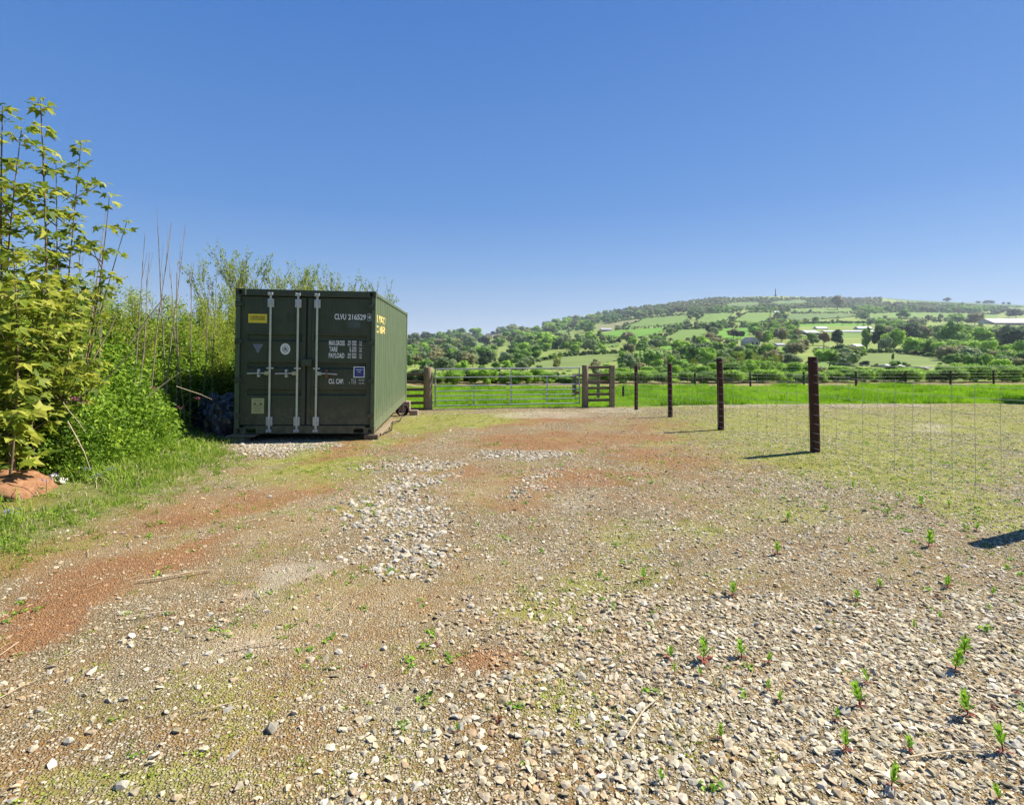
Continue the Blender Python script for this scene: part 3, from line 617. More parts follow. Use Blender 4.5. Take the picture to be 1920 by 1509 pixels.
b.add(vs, [(2*i, 2*i+1, 2*i+3, 2*i+2) for i in range(len(st)-1)]); b.obj('roof_panel', P_, con)
box('floor_panel', M['darkwood'], con, 0.05, W-0.05, 0.14, LEN-0.08, 0.155, 0.18)
for k in range(14): box('cross_member', M['doorpaint'], con, 0.06, W-0.06, 0.4+k*0.4, 0.45+k*0.4, 0.04, 0.154)

DY = 0.045                                                         # door face
ZD0, ZD1 = 0.165, 2.455
RECZ = [(0.69, 0.80), (1.17, 1.285), (1.66, 1.785)]
def door(x0, x1, rx0, rx1):
    b = MB(); zs = [ZD0]; [zs.extend(r) for r in RECZ]; zs.append(ZD1)
    for i in range(len(zs)-1):
        z0, z1 = zs[i], zs[i+1]
        if i % 2 == 0: b.add([(x0, DY, z0), (x1, DY, z0), (x1, DY, z1), (x0, DY, z1)], [(0, 1, 2, 3)])
        else:
            b.add([(x0, DY, z0), (rx0, DY, z0), (rx0, DY, z1), (x0, DY, z1)], [(0, 1, 2, 3)]); b.add([(rx1, DY, z0), (x1, DY, z0), (x1, DY, z1), (rx1, DY, z1)], [(0, 1, 2, 3)])
            d = 0.036; a = 0.022
            o = [(rx0, DY, z0), (rx1, DY, z0), (rx1, DY, z1), (rx0, DY, z1)]; n = [(rx0+a, DY+d, z0+a), (rx1-a, DY+d, z0+a), (rx1-a, DY+d, z1-a), (rx0+a, DY+d, z1-a)]
            b.add(o+n, [(0, 1, 5, 4), (1, 2, 6, 5), (2, 3, 7, 6), (3, 0, 4, 7), (4, 5, 6, 7)])
    b.add([(x0, DY, ZD0), (x0, DY, ZD1), (x0, DY+0.06, ZD1), (x0, DY+0.06, ZD0)], [(0, 1, 2, 3)]); b.add([(x1, DY, ZD0), (x1, DY, ZD1), (x1, DY+0.06, ZD1), (x1, DY+0.06, ZD0)], [(0, 3, 2, 1)])
    b.add([(x0, DY, ZD1), (x1, DY, ZD1), (x1, DY+0.06, ZD1), (x0, DY+0.06, ZD1)], [(0, 1, 2, 3)]); b.add([(x0, DY, ZD0), (x1, DY, ZD0), (x1, DY+0.06, ZD0), (x0, DY+0.06, ZD0)], [(0, 3, 2, 1)])
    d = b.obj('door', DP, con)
    return d
d1 = door(0.085, 1.205, 0.185, 1.135); d2 = door(1.233, W-0.085, 1.345, W-0.165)
box('door_gasket', M['rubber'], con, 1.2055, 1.2325, DY+0.012, DY+0.05, ZD0, ZD1)
for x0, x1 in ((0.0755, 0.0845), (W-0.0845, W-0.0755)): box('door_gasket', M['rubber'], con, x0, x1, DY+0.02, DY+0.06, ZD0, ZD1)
box('door_gasket', M['rubber'], con, 0.0755, W-0.0755, DY+0.02, DY+0.06, ZD1+0.001, HT-0.1185); box('door_gasket', M['rubber'], con, 0.0755, W-0.0755, DY+0.02, DY+0.06, 0.151, ZD0-0.001)
# raised door frame edges and the meeting stile
for d, x0, x1 in ((d1, 1.139, 1.2), (d2, 1.238, 1.30)): box('door_stile', DP, d, x0, x1, DY-0.010, DY-0.0005, ZD0+0.004, ZD1-0.004)
for d, xa, xb in ((d1, 0.012, 0.13), (d2, W-0.13, W-0.012)):
    for z in (0.30, 0.93, 1.62, 2.28):
        box('hinge', DP, d, xa, xb, DY-0.068, DY-0.046, z, z+0.07, b=0.006)
        tube('hinge_pin', DP, d, [((xa if xa < 1 else xb), -0.012, z-0.02), ((xa if xa < 1 else xb), -0.012, z+0.09)], 0.013)
def pressed(d, x, z):                                              # small pressed vents high on the door
    for dx in (-0.06, 0, 0.06): box('vent', DP, d, x+dx-0.011, x+dx+0.011, DY-0.010, DY-0.0005, z, z+0.15, b=0.004)
pressed(d1, 0.95, 2.02); pressed(d2, 1.54, 2.02)
for d, bx, hx, s in ((d1, 0.598, 0.22, -1), (d1, 1.072, 0.70, -1), (d2, 1.405, 1.775, 1)):
    yb = DY-0.045
    lb = tube('locking_bar', M['barpaint'], d, [(bx, yb, 0.05), (bx, yb, 2.50)], 0.019, 12)
    for z, h in ((2.27, 0.15), (0.15, 0.16)):
        box('bar_bracket', M['galv'], lb, bx-0.052, bx-0.020, yb-0.006, DY-0.001, z, z+h, b=0.004); box('bar_bracket', M['galv'], lb, bx+0.020, bx+0.052, yb-0.006, DY-0.001, z, z+h, b=0.004)
        box('bar_bracket', M['galv'], lb, bx-0.0195, bx+0.0195, yb-0.028, yb-0.021, z+0.03, z+h-0.03, b=0.002)
    tube('bar_sleeve', M['galv'], lb, [(bx, yb, 2.36), (bx, yb, 2.45)], [0.024, 0.021], 10); tube('bar_sleeve', M['galv'], lb, [(bx, yb, 0.06), (bx, yb, 0.15)], [0.021, 0.024], 10)
    for z0, z1 in ((2.475, 2.53), (0.035, 0.085)):
        k = MB().box(bx-0.045, bx-0.012, -0.028, -0.001, z0, z1, b=0.004).box(bx+0.012, bx+0.045, -0.028, -0.001, z0, z1, b=0.004).box(bx-0.011, bx+0.011, -0.036, -0.004, z0+0.012, z1-0.012, b=0.003)
        k.obj('cam_keeper', M['galv'], lb)
    box('bar_guide', M['galv'], lb, bx-0.058, bx-0.020, yb-0.004, DY-0.001, 1.165, 1.195, b=0.004); box('bar_guide', M['galv'], lb, bx+0.020, bx+0.058, yb-0.004, DY-0.001, 1.165, 1.195, b=0.004)
    hz = 1.095
    hb = box('handle_hub', M['cream'] if s < 0 else M['barpaint'], lb, min(bx+s*0.02, bx+s*0.085), max(bx+s*0.02, bx+s*0.085), yb-0.022, yb+0.022, hz-0.035, hz+0.030, b=0.005)
    tube('handle', M['galv'], lb, [(bx+s*0.05, yb-0.026, hz), ((bx+hx)/2, yb-0.024, hz-0.003), (hx, yb-0.020, hz-0.012)], [0.014, 0.012, 0.014], 8)
    cx = bx+s*0.185
    r = MB().box(cx-0.022, cx+0.022, yb-0.036, DY-0.001, hz-0.075, hz-0.030, b=0.006).box(cx-0.020, cx+0.020, yb-0.040, DY-0.001, hz+0.020, hz+0.070, b=0.008).box(cx-0.012, cx+0.012, yb-0.046, yb-0.034, hz-0.03, hz+0.02)
    r.obj('handle_catch', M['rust'] if s > 0 else M['galv'], lb)
box('lock_box', DP, con, 1.150, 1.330, -0.055, DY-0.012, 1.225, 1.350, b=0.006)
box('pale_strip', M['cream'], con, 0.163, 0.180, -0.0035, -0.0005, HT-0.11, HT-0.006)  # thin pale upright strip next to the top left corner casting

def text(body, x0, z0, w, h, m, parent, y=DY-0.0018, name='lettering', side=False, bold=0.0):
    cu = bpy.data.curves.new(name, 'FONT'); cu.body = body; cu.size = 1; cu.resolution_u = 3; cu.offset = bold
    t = bpy.data.objects.new('tmp', cu); C.objects.link(t); dg = bpy.context.evaluated_depsgraph_get(); dg.update()
    me = bpy.data.meshes.new_from_object(t.evaluated_get(dg)); bpy.data.objects.remove(t)
    co = np.zeros(len(me.vertices)*3); me.vertices.foreach_get('co', co); co = co.reshape(-1, 3)
    mn = co.min(0); mx = co.max(0); co = (co-mn)/np.maximum(mx-mn, 1e-6)
    if side: V = np.stack([co[:, 0]*0+W+y, x0+co[:, 0]*w, z0+co[:, 1]*h], 1)
    else: V = np.stack([x0+co[:, 0]*w, co[:, 0]*0+y, z0+co[:, 1]*h], 1)
    if side: # lie on the corrugation
        s = V[:, 1]; pit = (LEN-0.16-0.17)/21; ph = ((s-0.17)/pit) % 1
        V[:, 0] = W-0.012+0.003-0.036*np.interp(ph, [0, 0.26, 0.5, 0.76, 1], [0, 0, 1, 1, 0])
    me.vertices.foreach_set('co', V.astype(np.float32).ravel()); me.materials.clear(); me.materials.append(m); me.update()
    return link(name, me, parent)
WH = M['white']
text('CLVU', 1.700, 2.070, 0.205, 0.105, WH, d2, bold=0.024); text('216529', 1.940, 2.070, 0.315, 0.105, WH, d2, bold=0.024); text('4', 2.300, 2.078, 0.040, 0.088, WH, d2, bold=0.024)
fr = MB()
for a in ((2.287, 2.292, 2.058, 2.190), (2.348, 2.353, 2.058, 2.190), (2.292, 2.348, 2.058, 2.063), (2.292, 2.348, 2.185, 2.190)): fr.box(a[0], a[1], DY-0.003, DY-0.0008, a[2], a[3])
fr.obj('number_frame', WH, d2)
box('grey_patch', M['patch'], d2, 1.925, 2.155, DY-0.0025, DY-0.0006, 1.925, 2.050)
text('MAX.GROSS', 1.608, 1.600, 0.278, 0.092, WH, d2, bold=0.026); text('TARE', 1.612, 1.487, 0.148, 0.090, WH, d2, bold=0.026); text('PAYLOAD', 1.608, 1.372, 0.275, 0.092, WH, d2, bold=0.026)
for z, a, bq in ((1.600, '30 480', '67 200'), (1.487, '2 185', '4 820'), (1.372, '28 295', '62 380')):
    wd = 0.155 if len(a) > 5 else 0.125
    text(a, 2.095-wd, z+0.051, wd, 0.042, WH, d2, bold=0.02); text(bq, 2.095-wd, z, wd, 0.042, WH, d2, bold=0.02)
    text('kg', 2.150, z+0.045, 0.042, 0.046, WH, d2); text('lb', 2.150, z-0.002, 0.042, 0.042, WH, d2)
text('CU. CAP.', 1.612, 0.905, 0.268, 0.092, WH, d2, bold=0.026); text('33.2', 2.010, 0.958, 0.085, 0.040, WH, d2); text('1 173', 1.975, 0.905, 0.120, 0.042, WH, d2)
text('cu.m.', 2.148, 0.962, 0.100, 0.028, WH, d2); text('cu.ft.', 2.148, 0.908, 0.100, 0.034, WH, d2)
yl = box('yellow_sign', M['yellow'], d1, 0.204, 0.526, DY-0.004, DY-0.0006, 1.985, 2.145)
text('CLEVELAND', 0.238, 2.075, 0.252, 0.034, M['black'], yl, y=DY-0.0052, bold=0.03); text('CONTAINERS', 0.238, 2.036, 0.252, 0.030, M['black'], yl, y=DY-0.0052, bold=0.03)
MB().add([(0.290, DY-0.003, 1.605), (0.466, DY-0.003, 1.605), (0.376, DY-0.003, 1.440)], [(2, 1, 0), (0, 1, 2)]).obj('triangle_sign', M['decalgrey'], d1)
for i in range(5):
    z = 1.588-i*0.022; h = (z-1.445)/0.16*0.08
    MB().add([(0.377-h, DY-0.0042, z), (0.377+h, DY-0.0042, z), (0.377+h*0.95, DY-0.0042, z-0.006), (0.377-h*0.95, DY-0.0042, z-0.006)], [(3, 2, 1, 0)]).obj('lettering_line', M['patch'], d1)
def ring(x, z, a0, b0, a1, b1, m, y, name, parent):
    n = 32; b = MB(); vs = []
    for k in range(n):
        t = 2*PI*k/n; vs += [(x+a0*math.cos(t), y, z+b0*math.sin(t)), (x+a1*math.cos(t), y, z+b1*math.sin(t))]
    b.add(vs, [(2*k, 2*k+1, (2*k+3) % (2*n), (2*k+2) % (2*n)) for k in range(n)]); return b.obj(name, m, parent)
em = ring(0.848, 1.525, 0.086, 0.102, 0.0, 0.0, WH, DY-0.0025, 'oval_emblem', d1)
ring(0.848, 1.525, 0.054, 0.068, 0.046, 0.060, M['black'], DY-0.0038, 'emblem_ring', em)
for dx in (-0.022, 0, 0.022): box('emblem_figure', M['black'], em, 0.848+dx-0.006, 0.848+dx+0.006, DY-0.005, DY-0.003, 1.490, 1.560-abs(dx))
ring(0.848, 1.545, 0.016, 0.018, 0.009, 0.010, M['black'], DY-0.0052, 'emblem_figure', em)
pl = box('data_plate', M['cream'], d1, 0.280, 0.495, DY-0.004, DY-0.0006, 0.365, 0.640)
for k, wd in enumerate((0.15, 0.12, 0.0, 0.16, 0.14, 0.15, 0.10, 0.13)):
    if wd: box('plate_line', M['patch'], pl, 0.388-wd/2, 0.388+wd/2, DY-0.0050, DY-0.0042, 0.605-k*0.028, 0.611-k*0.028)
for dx in (-0.05, 0.05): box('plate_line', M['black'], pl, 0.388+dx-0.02, 0.388+dx+0.02, DY-0.0050, DY-0.0042, 0.530, 0.550)
bs = box('blue_sticker', WH, d2, 2.050, 2.248, DY-0.004, DY-0.0006, 1.022, 1.222)
box('sticker_face', M['blue'], bs, 2.066, 2.232, DY-0.0058, DY-0.0042, 1.038, 1.206, b=0.0)
for k, (wd, mm) in enumerate(((0.11, 'white'), (0.06, 'white'), (0.09, 'red'))): box('sticker_line', M[mm], bs, 2.149-wd/2, 2.149+wd/2, DY-0.0070, DY-0.0060, 1.158-k*0.036, 1.168-k*0.036)
text('CLEVELAND', 0.235, 2.035, 1.10, 0.155, M['sideyellow'], con, side=True, bold=0.03); text('CONTAINERS', 0.235, 1.845, 1.14, 0.155, M['sideyellow'], con, side=True, bold=0.03)

# blocks, plank, hose and cable about the container
def conpt(x, y, z=0.0): return con.matrix_world @ Vector((x, y, z))
bpy.context.view_layer.update()
def block(name, label, cat, p, sx, sy, h, m, rz=0.1, z=None):
    b = MB().box(-sx/2, sx/2, -sy/2, sy/2, -0.03, h, b=0.012)
    return b.obj(name, m, None, loc=(p.x, p.y, land1(p.x, p.y) if z is None else z), rot=(0, 0, rz), label=label, category=cat)
fl = conpt(0.04, 0.06); fr_ = conpt(W-0.05, 0.06); rr = conpt(W-0.08, LEN-0.12)
block('concrete_block', 'grey concrete block under the left front corner of the container', 'block', fl, 0.34, 0.24, fl.z-land1(fl.x, fl.y)-0.028, M['concrete'])
b = MB().box(-0.10, 0.36, -0.16, 0.12, 0.0, 0.026, b=0.006); b.obj('timber_board', M['oldwood'], None, loc=(fl.x, fl.y-0.02, fl.z-0.029), rot=(0, math.radians(0.8), 0.1), label='flat grey board lying on the block under the left front corner', category='board')
block('timber_block', 'dark wooden block under the right front corner of the container', 'block', fr_, 0.26, 0.20, fr_.z-land1(fr_.x, fr_.y)-0.003, M['railwood'])
hb = rr.z-land1(rr.x, rr.y)
st_ = thing('block_stack', 'stack of pinkish blocks under the far right corner of the container', 'blocks', (rr.x, rr.y, land1(rr.x, rr.y)), (0, 0, 0.1))
for k in range(2): MB().box(-0.13, 0.20, -0.12, 0.12, -0.02*(k == 0)+k*hb/2, (k+1)*hb/2-0.004, b=0.012).obj('block', M['pinkblock'], st_)
q = cast(776, 778); block('loose_block', 'loose pinkish block on the ground left of the round gate post', 'block', q, 0.24, 0.14, 0.14, M['pinkblock'], 0.05)
q = conpt(W+0.02, 4.9); g = land1(q.x, q.y)
cb = MB()
for k in range(9):
    pts = [(math.cos(t)*0.15, k*0.022+0.006*math.sin(t*3), 0.155+math.sin(t)*0.15) for t in np.linspace(0, 2*PI, 20)]
    cb.tube(pts, 0.014, 6)
cb.obj('coiled_hose', M['rubber'], None, loc=(q.x, q.y, g), rot=(0, 0, 0.5), label='black coiled corrugated hose under the far end of the container', category='hose')
pts = []
for k, (x, y, dz) in enumerate(((W+0.03, 4.9, 0.3), (W+0.06, 4.2, 0.02), (W+0.10, 3.3, 0.015), (W+0.05, 2.3, 0.10), (W+0.14, 1.4, 0.015), (W+0.05, 0.5, 0.03))):
    p = conpt(x, y); pts.append((p.x, p.y, land1(p.x, p.y)+dz))
tube('black_cable', M['rubber'], None, pts, 0.011, 6, label='thin black cable trailing along the foot of the green container', category='cable')
a = conpt(W+0.02, 0.35); c = conpt(W-0.05, 3.2)
d = Vector((c.x-a.x, c.y-a.y, 0)); ang = math.atan2(d.y, d.x)
MB().box(0, d.length, -0.06, 0.06, 0.0, 0.045, b=0.006).obj('pale_plank', M['oldwood'], None, loc=(a.x, a.y, land1(a.x, a.y)+0.03), rot=(0, math.radians(2.6), ang), label='pale plank lying along the right foot of the container', category='plank')

# ------------------------------------------------------------------ gate, gate posts, rail fences
def post_round(name, label, u, vb, vt, r, y=None, m='oldwood', cat='post', group=None, lean=0.0):
    if y is None: p = cast(u, vb)
    else: x = (u-CX)/F*y; p = Vector((x, y, land1(x, y)))
    top = EYE+(CY-vt)/F*p.y; h = top-p.z
    b = MB().tube([(0, 0, -0.15), (0, 0, 0.3*h), (0.004, 0, 0.7*h), (lean, 0, h-0.015), (lean, 0, h)], [r*1.04, r*1.02, r, r*0.98, r*0.90], 16)
    return b.obj(name, M[m], None, loc=p, label=label, category=cat, **({'group': group} if group else {}))
GYL, GYR = 16.45, 17.15
post_round('gate_post', 'thick round wooden gate post left of the metal field gate', 802.5, 771, 688.5, 0.140, GYL)
post_round('gate_post', 'wooden gate post where the latch end of the metal gate rests', 1097, 759, 684.5, 0.105, GYR)
gl = Vector(((817-CX)/F*GYL, GYL, 0)); gr_ = Vector(((1088-CX)/F*GYR, GYR, 0)); gd = (gr_-gl); gw = gd.length
zb = EYE+(CY-760.8)/F*GYL; ztr = EYE+(CY-755.6)/F*GYR
gate = thing('field_gate', 'galvanised tubular steel field gate hung between two wooden posts', 'gate', (gl.x, gl.y, zb), (0, -math.atan2(ztr-zb, gw), math.atan2(gd.y, gd.x)))
for z, r in ((1.14, 0.024), (0.88, 0.016), (0.614, 0.017), (0.453, 0.015), (0.30, 0.015), (0.161, 0.015), (0.0, 0.018)):
    tube('rail', M['gatesteel'], gate, [(0, 0, z), (gw, 0, z)], r, 10)
tube('stile', M['gatesteel'], gate, [(-0.01, 0, -0.02), (-0.01, 0, 1.15)], 0.026, 10); tube('stile', M['gatesteel'], gate, [(gw-0.03, 0, -0.02), (gw-0.03, 0, 1.15)], 0.022, 10)
for f, z0, z1 in ((0.257, 0.0, 0.62), (0.512, 0.0, 1.14), (0.765, 0.0, 0.90)): box('brace', M['gatesteel'], gate, gw*f-0.018, gw*f+0.018, 0.016, 0.026, z0, z1)
for z in (0.12, 0.98): tube('hinge', M['gatesteel'], gate, [(-0.01, 0, z), (-0.12, 0.02, z)], 0.014, 8)
box('latch', M['rust'], gate, gw-0.06, gw+0.10, -0.03, -0.018, 0.86, 0.90)
sg = link('small_sign', MB().box(-0.07, 0.07, -0.003, 0.0, -0.045, 0.045).mesh('small_sign', M['rust']), None, loc=(gr_.x-0.11, gr_.y-0.06, EYE+(CY-736)/F*GYR), label='small orange sign hanging on the gate beside the latch post', category='sign')

def rails(name, label, pa, pb, vs, u0, th=0.085, mm='railwood', posts=(), rear=0.0):
    """horizontal boards between two points; vs gives the rows seen at column u0"""
    f = thing(name, label, 'fence', (pa.x, pa.y, land1(pa.x, pa.y)))
    d = pb-pa; L_ = d.xy.length; ang = math.atan2(d.y, d.x); y0 = pa.y+(pb.y-pa.y)*0.5
    for v in vs:
        z = EYE+(CY-v)/F*y0-f.location.z
        MB().box(0, L_, -0.018, 0.018, -th/2, th/2, b=0.005).obj('rail', M[mm], f, loc=(0, rear, z), rot=(0, random.uniform(-0.006, 0.006), ang))
    for (t, top, r) in posts:
        p = pa+d*t-f.location; MB().box(-r, r, -r, r, -0.2+land1(pa.x+d.x*t, pa.y+d.y*t)-f.location.z, top, b=0.012).obj('post', M['oldwood'], f, loc=(p.x, p.y, 0))
    return f
pa = Vector(((675-CX)/F*GYL, GYL-0.1, 0)); pb = Vector(((795-CX)/F*GYL, GYL, 0))
rails('rail_fence', 'brown post and rail fence running behind the container to the gate', pa, pb, (701.7, 716.8, 730.3, 742.8, 755.6, 767.5), 780, 0.085, posts=((0.02, 1.25, 0.06),))
pa = Vector(((1103-CX)/F*GYR, GYR, 0)); pb = Vector(((1147.5-CX)/F*(GYR+0.1), GYR+0.1, 0)); g0 = land1(pa.x, pa.y)
rails('rail_fence', 'short wooden rail fence between the latch post and a square post', pa, pb, (689, 703, 716, 727.7, 739.4, 750.5), 1122, 0.085, posts=((1.0, EYE+(CY-684.5)/F*(GYR+0.1)-g0, 0.082),), rear=0.06)
yb = 22.5
pa = Vector(((1077-CX)/F*yb, yb, 0)); pb = Vector(((1122-CX)/F*(yb-1.0), yb-1.0, 0)); g0 = land1(pa.x, pa.y)
rails('rail_fence', 'grey rail fence in the field beyond the latch end of the gate', pa, pb, (705, 711.5, 718.5), 1095, 0.07, posts=((0.0, EYE+(CY-702)/F*yb-g0, 0.085), (1.0, EYE+(CY-697)/F*(yb-1)-g0, 0.06)), mm='oldwood')
post_round('stub_post', 'short dark stub of a post in the meadow right of the rail fence', 1168.5, 735.5, 724, 0.045, 22.0, 'darkwood')

# ------------------------------------------------------------------ wire fence crossing the yard
PO = [(1193, 768, 685, 16.1, 0.055, -0.005), (1257, 782, 681, 13.2, 0.058, -0.02), (1352, 803, 672, 10.4, 0.062, -0.03), (1529, 847, 669, 7.8, 0.068, -0.04)]
wf = thing('wire_fence', 'stock netting fence on dark creosoted posts crossing the gravel yard', 'fence', (0, 0, 0))
posts = []
for (u, vb, vt, y, r, lean) in PO:
    x = (u-CX)/F*y; g = land1(x, y); h = EYE+(CY-vt)/F*y-g; posts.append(Vector((x, y, g)))
    MB().tube([(0, 0, -0.2), (lean*0.3, 0, 0.3*h), (lean*0.7, 0, 0.7*h), (lean, 0, h-0.012), (lean, 0, h)], [r*1.02, r, r*0.99, r*0.97, r*0.9], 14).obj('post', M['creosote'], wf, loc=(x, y, g))
x, y = 4.70, 4.47; posts.append(Vector((x, y, land1(x, y))))
MB().tube([(0, 0, -0.2), (0, 0, 1.40)], [0.075, 0.07], 14).obj('post', M['creosote'], wf, loc=posts[-1])
start = Vector(((1147.5-CX)/F*17.25, 17.25, 0)); start.z = land1(start.x, start.y)
line = [start]+posts; line.append(Vector((5.1, 1.6, land1(5.1, 1.6)))); line.append(Vector((5.5, -1.5, land1(5.5, -1.5))))
OFF = Vector((-0.062, -0.03, 0)); HH = [0.06, 0.17, 0.29, 0.42, 0.56, 0.71, 0.86, 1.02, 1.14]
for h in HH+[1.33]:
    pts = []
    for i in range(len(line)-1):
        a, c = line[i]+OFF, line[i+1]+OFF
        for k in range(8):
            t = k/8; p = a.lerp(c, t); p.z += h-0.012*math.sin(PI*t)*(1+h)+0.006*math.sin(7*t+h*20); pts.append(p)
    pts.append(line[-1]+OFF+Vector((0, 0, h)))
    MB().tube(pts, 0.0022 if h < 1.2 else 0.0025, 4).obj('wire', M['wire'], wf)
stay = MB().tube([(0, 0, 0.06), (0.004, 0, 0.5), (-0.003, 0, 0.8), (0, 0, 1.14)], 0.0021, 4).mesh('stay_wire', M['wire'])
n_ = 0
for i in range(len(line)-1):
    a, c = line[i]+OFF, line[i+1]+OFF; L_ = (c-a).length; k = 0
    while k*0.255 < L_:
        p = a.lerp(c, k*0.255/L_); link('stay', stay, wf, loc=p, rot=(random.uniform(-.01, .01), random.uniform(-.01, .01), random.random()*6)); k += 1

# far fence along the edge of the meadow
ff = thing('field_fence', 'line of dark posts and wires along the far edge of the meadow', 'fence', (0, 0, 0)); fp = []
for (u, vt, y, r) in ((1303, 699, 30.5, 0.06), (1407, 698, 30.5, 0.055), (1507, 697, 30.8, 0.06), (1605, 696.5, 31.3, 0.06), (1698, 696, 31.8, 0.065), (1782, 695, 32.6, 0.06), (1863, 694.5, 33.6, 0.06), (1940, 694, 34.5, 0.06)):
    x = (u-CX)/F*y; g = land1(x, y); h = EYE+(CY-vt)/F*y-g; fp.append(Vector((x, y, g)))
    ln = random.uniform(-0.03, 0.03)
    MB().tube([(0, 0, -0.2), (0, 0, h*0.5), (ln, 0, h)], [r, r, r*0.95], 10).obj('post', M['darkwood'] if u % 2 else M['creosote'], ff, loc=(x, y, g))
fp.insert(0, Vector((5.6, 30.6, land1(5.6, 30.6))))
for h in (0.35, 0.55, 0.75, 0.95, 1.15): MB().tube([p+Vector((0, -0.06, h)) for p in fp], 0.0022, 4).obj('wire', M['wire'], ff)
#PART4

# ------------------------------------------------------------------ loose stone: chips, gravel and angular rubble
def stone_mesh(seed, flat=0.55, sub=1):
    r = np.random.default_rng(seed); v, f = ico(sub)
    v = v*(1+0.22*r.normal(size=(len(v), 1)))
    for k in range(4):                                             # knock flat faces on it
        n = r.normal(size=3); n /= np.linalg.norm(n); d = 0.55+0.25*r.random(); s = v@n
        v = v-np.outer(np.maximum(s-d, 0), n)
    v = v*np.array([1.0, 0.62+0.3*r.random(), flat*(0.8+0.4*r.random())])*0.5
    return npmesh('stone', v, f, M['stone'])
ST = [stone_mesh(100+i, 0.30+0.06*(i % 3)) for i in range(8)]
RB = [stone_mesh(130+i, 0.42+0.06*(i % 3)) for i in range(6)]
for m_ in RB: m_.materials[0] = M['rubble']
CH = [stone_mesh(200+i, 0.30, 0 if i > 2 else 1) for i in range(5)]
def area_points(y0, y1, dens, margin=1.08):
    """points over the part of the yard in view, evenly spread per square metre"""
    xm = min(y1*0.97*margin+0.3, 19.5); n = int(2*xm*(y1-y0)*dens)
    x = RNG.uniform(-xm, xm, n); y = RNG.uniform(y0, y1, n); k = (np.abs(x) < y*0.97*margin+0.3) & (x > -11) & (x < 19.5)
    return x[k], y[k]
def in_container(x, y, g=0.0):
    c = math.cos(-con.rotation_euler.z); s = math.sin(-con.rotation_euler.z); dx = x-con.location.x; dy = y-con.location.y
    lx = dx*c-dy*s; ly = dx*s+dy*c; return (lx > -g) & (lx < W+g) & (ly > -g) & (ly < LEN+g)
big_stones = []
sp = []
def lay(y0, y1, dens, s0, s1, kind, power=2.0):
    x, y = area_points(y0, y1, dens); r, m, p, b, k = masks(x, y); u, v = project(x, y)
    fe = 1-smooth(-0.3, 0.3, y-field_edge(x)); vg = 1-verge(x, y)
    clump = smooth(0.35, 0.65, fbm(x*1.6, y*1.6, 31)); bp = smooth(0.52, 0.66, fbm(x*2.1, y*2.1, 37, 6))*smooth(1500, 900, u)
    gravel = np.clip(0.55+0.45*smooth(500, 1100, u+0.35*(v-900)), 0, 1)*(0.62+0.55*clump)
    gm = (0.09+0.91*smooth(740, 1300, u+0.45*(v-1050)))*(0.75+0.5*clump)
    if kind == 'chip': a = gravel*(1-0.5*bp)*(1-0.50*b)*(1-0.45*r)*(1-0.62*m)
    elif kind == 'mid': a = gm*(1-0.85*b)*(1-0.55*r)*(1-0.45*m)+0.9*k
    elif kind == 'large': a = (0.25+0.45*gm)*(1-0.9*b)*(1-0.6*r)*(1-0.5*m)
    else: a = smooth(0.18, 0.85, k)*smooth(0.30, 0.55, fbm(x*3, y*3, 33)+0.1*k)
    sel = (RNG.random(len(x)) < a*fe*(0.08+0.92*vg)) & ~in_container(x, y, -0.5)
    x = x[sel]; y = y[sel]; r = r[sel]; m = m[sel]; b = b[sel]; bp = bp[sel]; n = len(x)
    s = s0+(s1-s0)*RNG.random(n)**power
    z = land(x, y)+s*0.06
    sc = np.stack([s*(0.8+0.5*RNG.random(n)), s*(0.8+0.4*RNG.random(n)), s*(0.7+0.5*RNG.random(n))], 1)
    ro = np.stack([RNG.normal(size=n)*0.28, RNG.normal(size=n)*0.28, RNG.random(n)*6.283], 1)
    stn = np.clip(np.clip(r*0.9-0.15, 0, 0.75)+(RNG.random(n) < 0.10)*0.35+b*0.25+bp*0.32*RNG.random(len(r))+0.04, 0, 1)
    sp.append((np.stack([x, y, z], 1), sc, ro, RNG.integers(0, 5, n) if kind == 'chip' else (5+RNG.integers(0, 8, n) if kind == 'mid' else 13+RNG.integers(0, 6, n)), stn*(0.2 if kind in ('big', 'large') else 1)))
lay(1.6, 3.2, 9000, 0.006, 0.018, 'chip'); lay(3.2, 6, 3400, 0.009, 0.022, 'chip'); lay(6, 10, 800, 0.016, 0.034, 'chip'); lay(10, 19, 150, 0.022, 0.045, 'chip')
lay(1.6, 3.2, 3000, 0.014, 0.046, 'mid', 1.7); lay(3.2, 6, 900, 0.015, 0.040, 'mid', 1.8); lay(6, 10, 330, 0.020, 0.042, 'mid', 1.6); lay(10, 19, 70, 0.026, 0.045, 'mid')
lay(1.6, 3.2, 60, 0.036, 0.066, 'large', 2.5); lay(3.2, 6, 9, 0.04, 0.06, 'large', 2.5)
lay(3.0, 9, 620, 0.026, 0.078, 'big', 2.4)
P = np.concatenate([a[0] for a in sp]); SC = np.concatenate([a[1] for a in sp]); RO = np.concatenate([a[2] for a in sp]); KI = np.concatenate([a[3] for a in sp]); SN = np.concatenate([a[4] for a in sp])
# the 300 stones that show largest are objects of their own, the rest one scattered mass
show = SC[:, 0]/P[:, 1]*((np.abs(P[:, 0]) < P[:, 1]*0.96) & (P[:, 1] > 1.9) & (KI >= 5)); order = np.argsort(-show)
top = order[:300]; rest = np.ones(len(P), bool); rest[top] = False
for i in top:
    link('stone', (ST+RB)[KI[i]-5], ground, loc=P[i], rot=RO[i], scale=SC[i])
scatter('gravel', CH+ST+RB, P[rest], SC[rest], RO[rest], KI[rest], SN[rest], 'loose grey and beige gravel covering the yard', 'gravel')

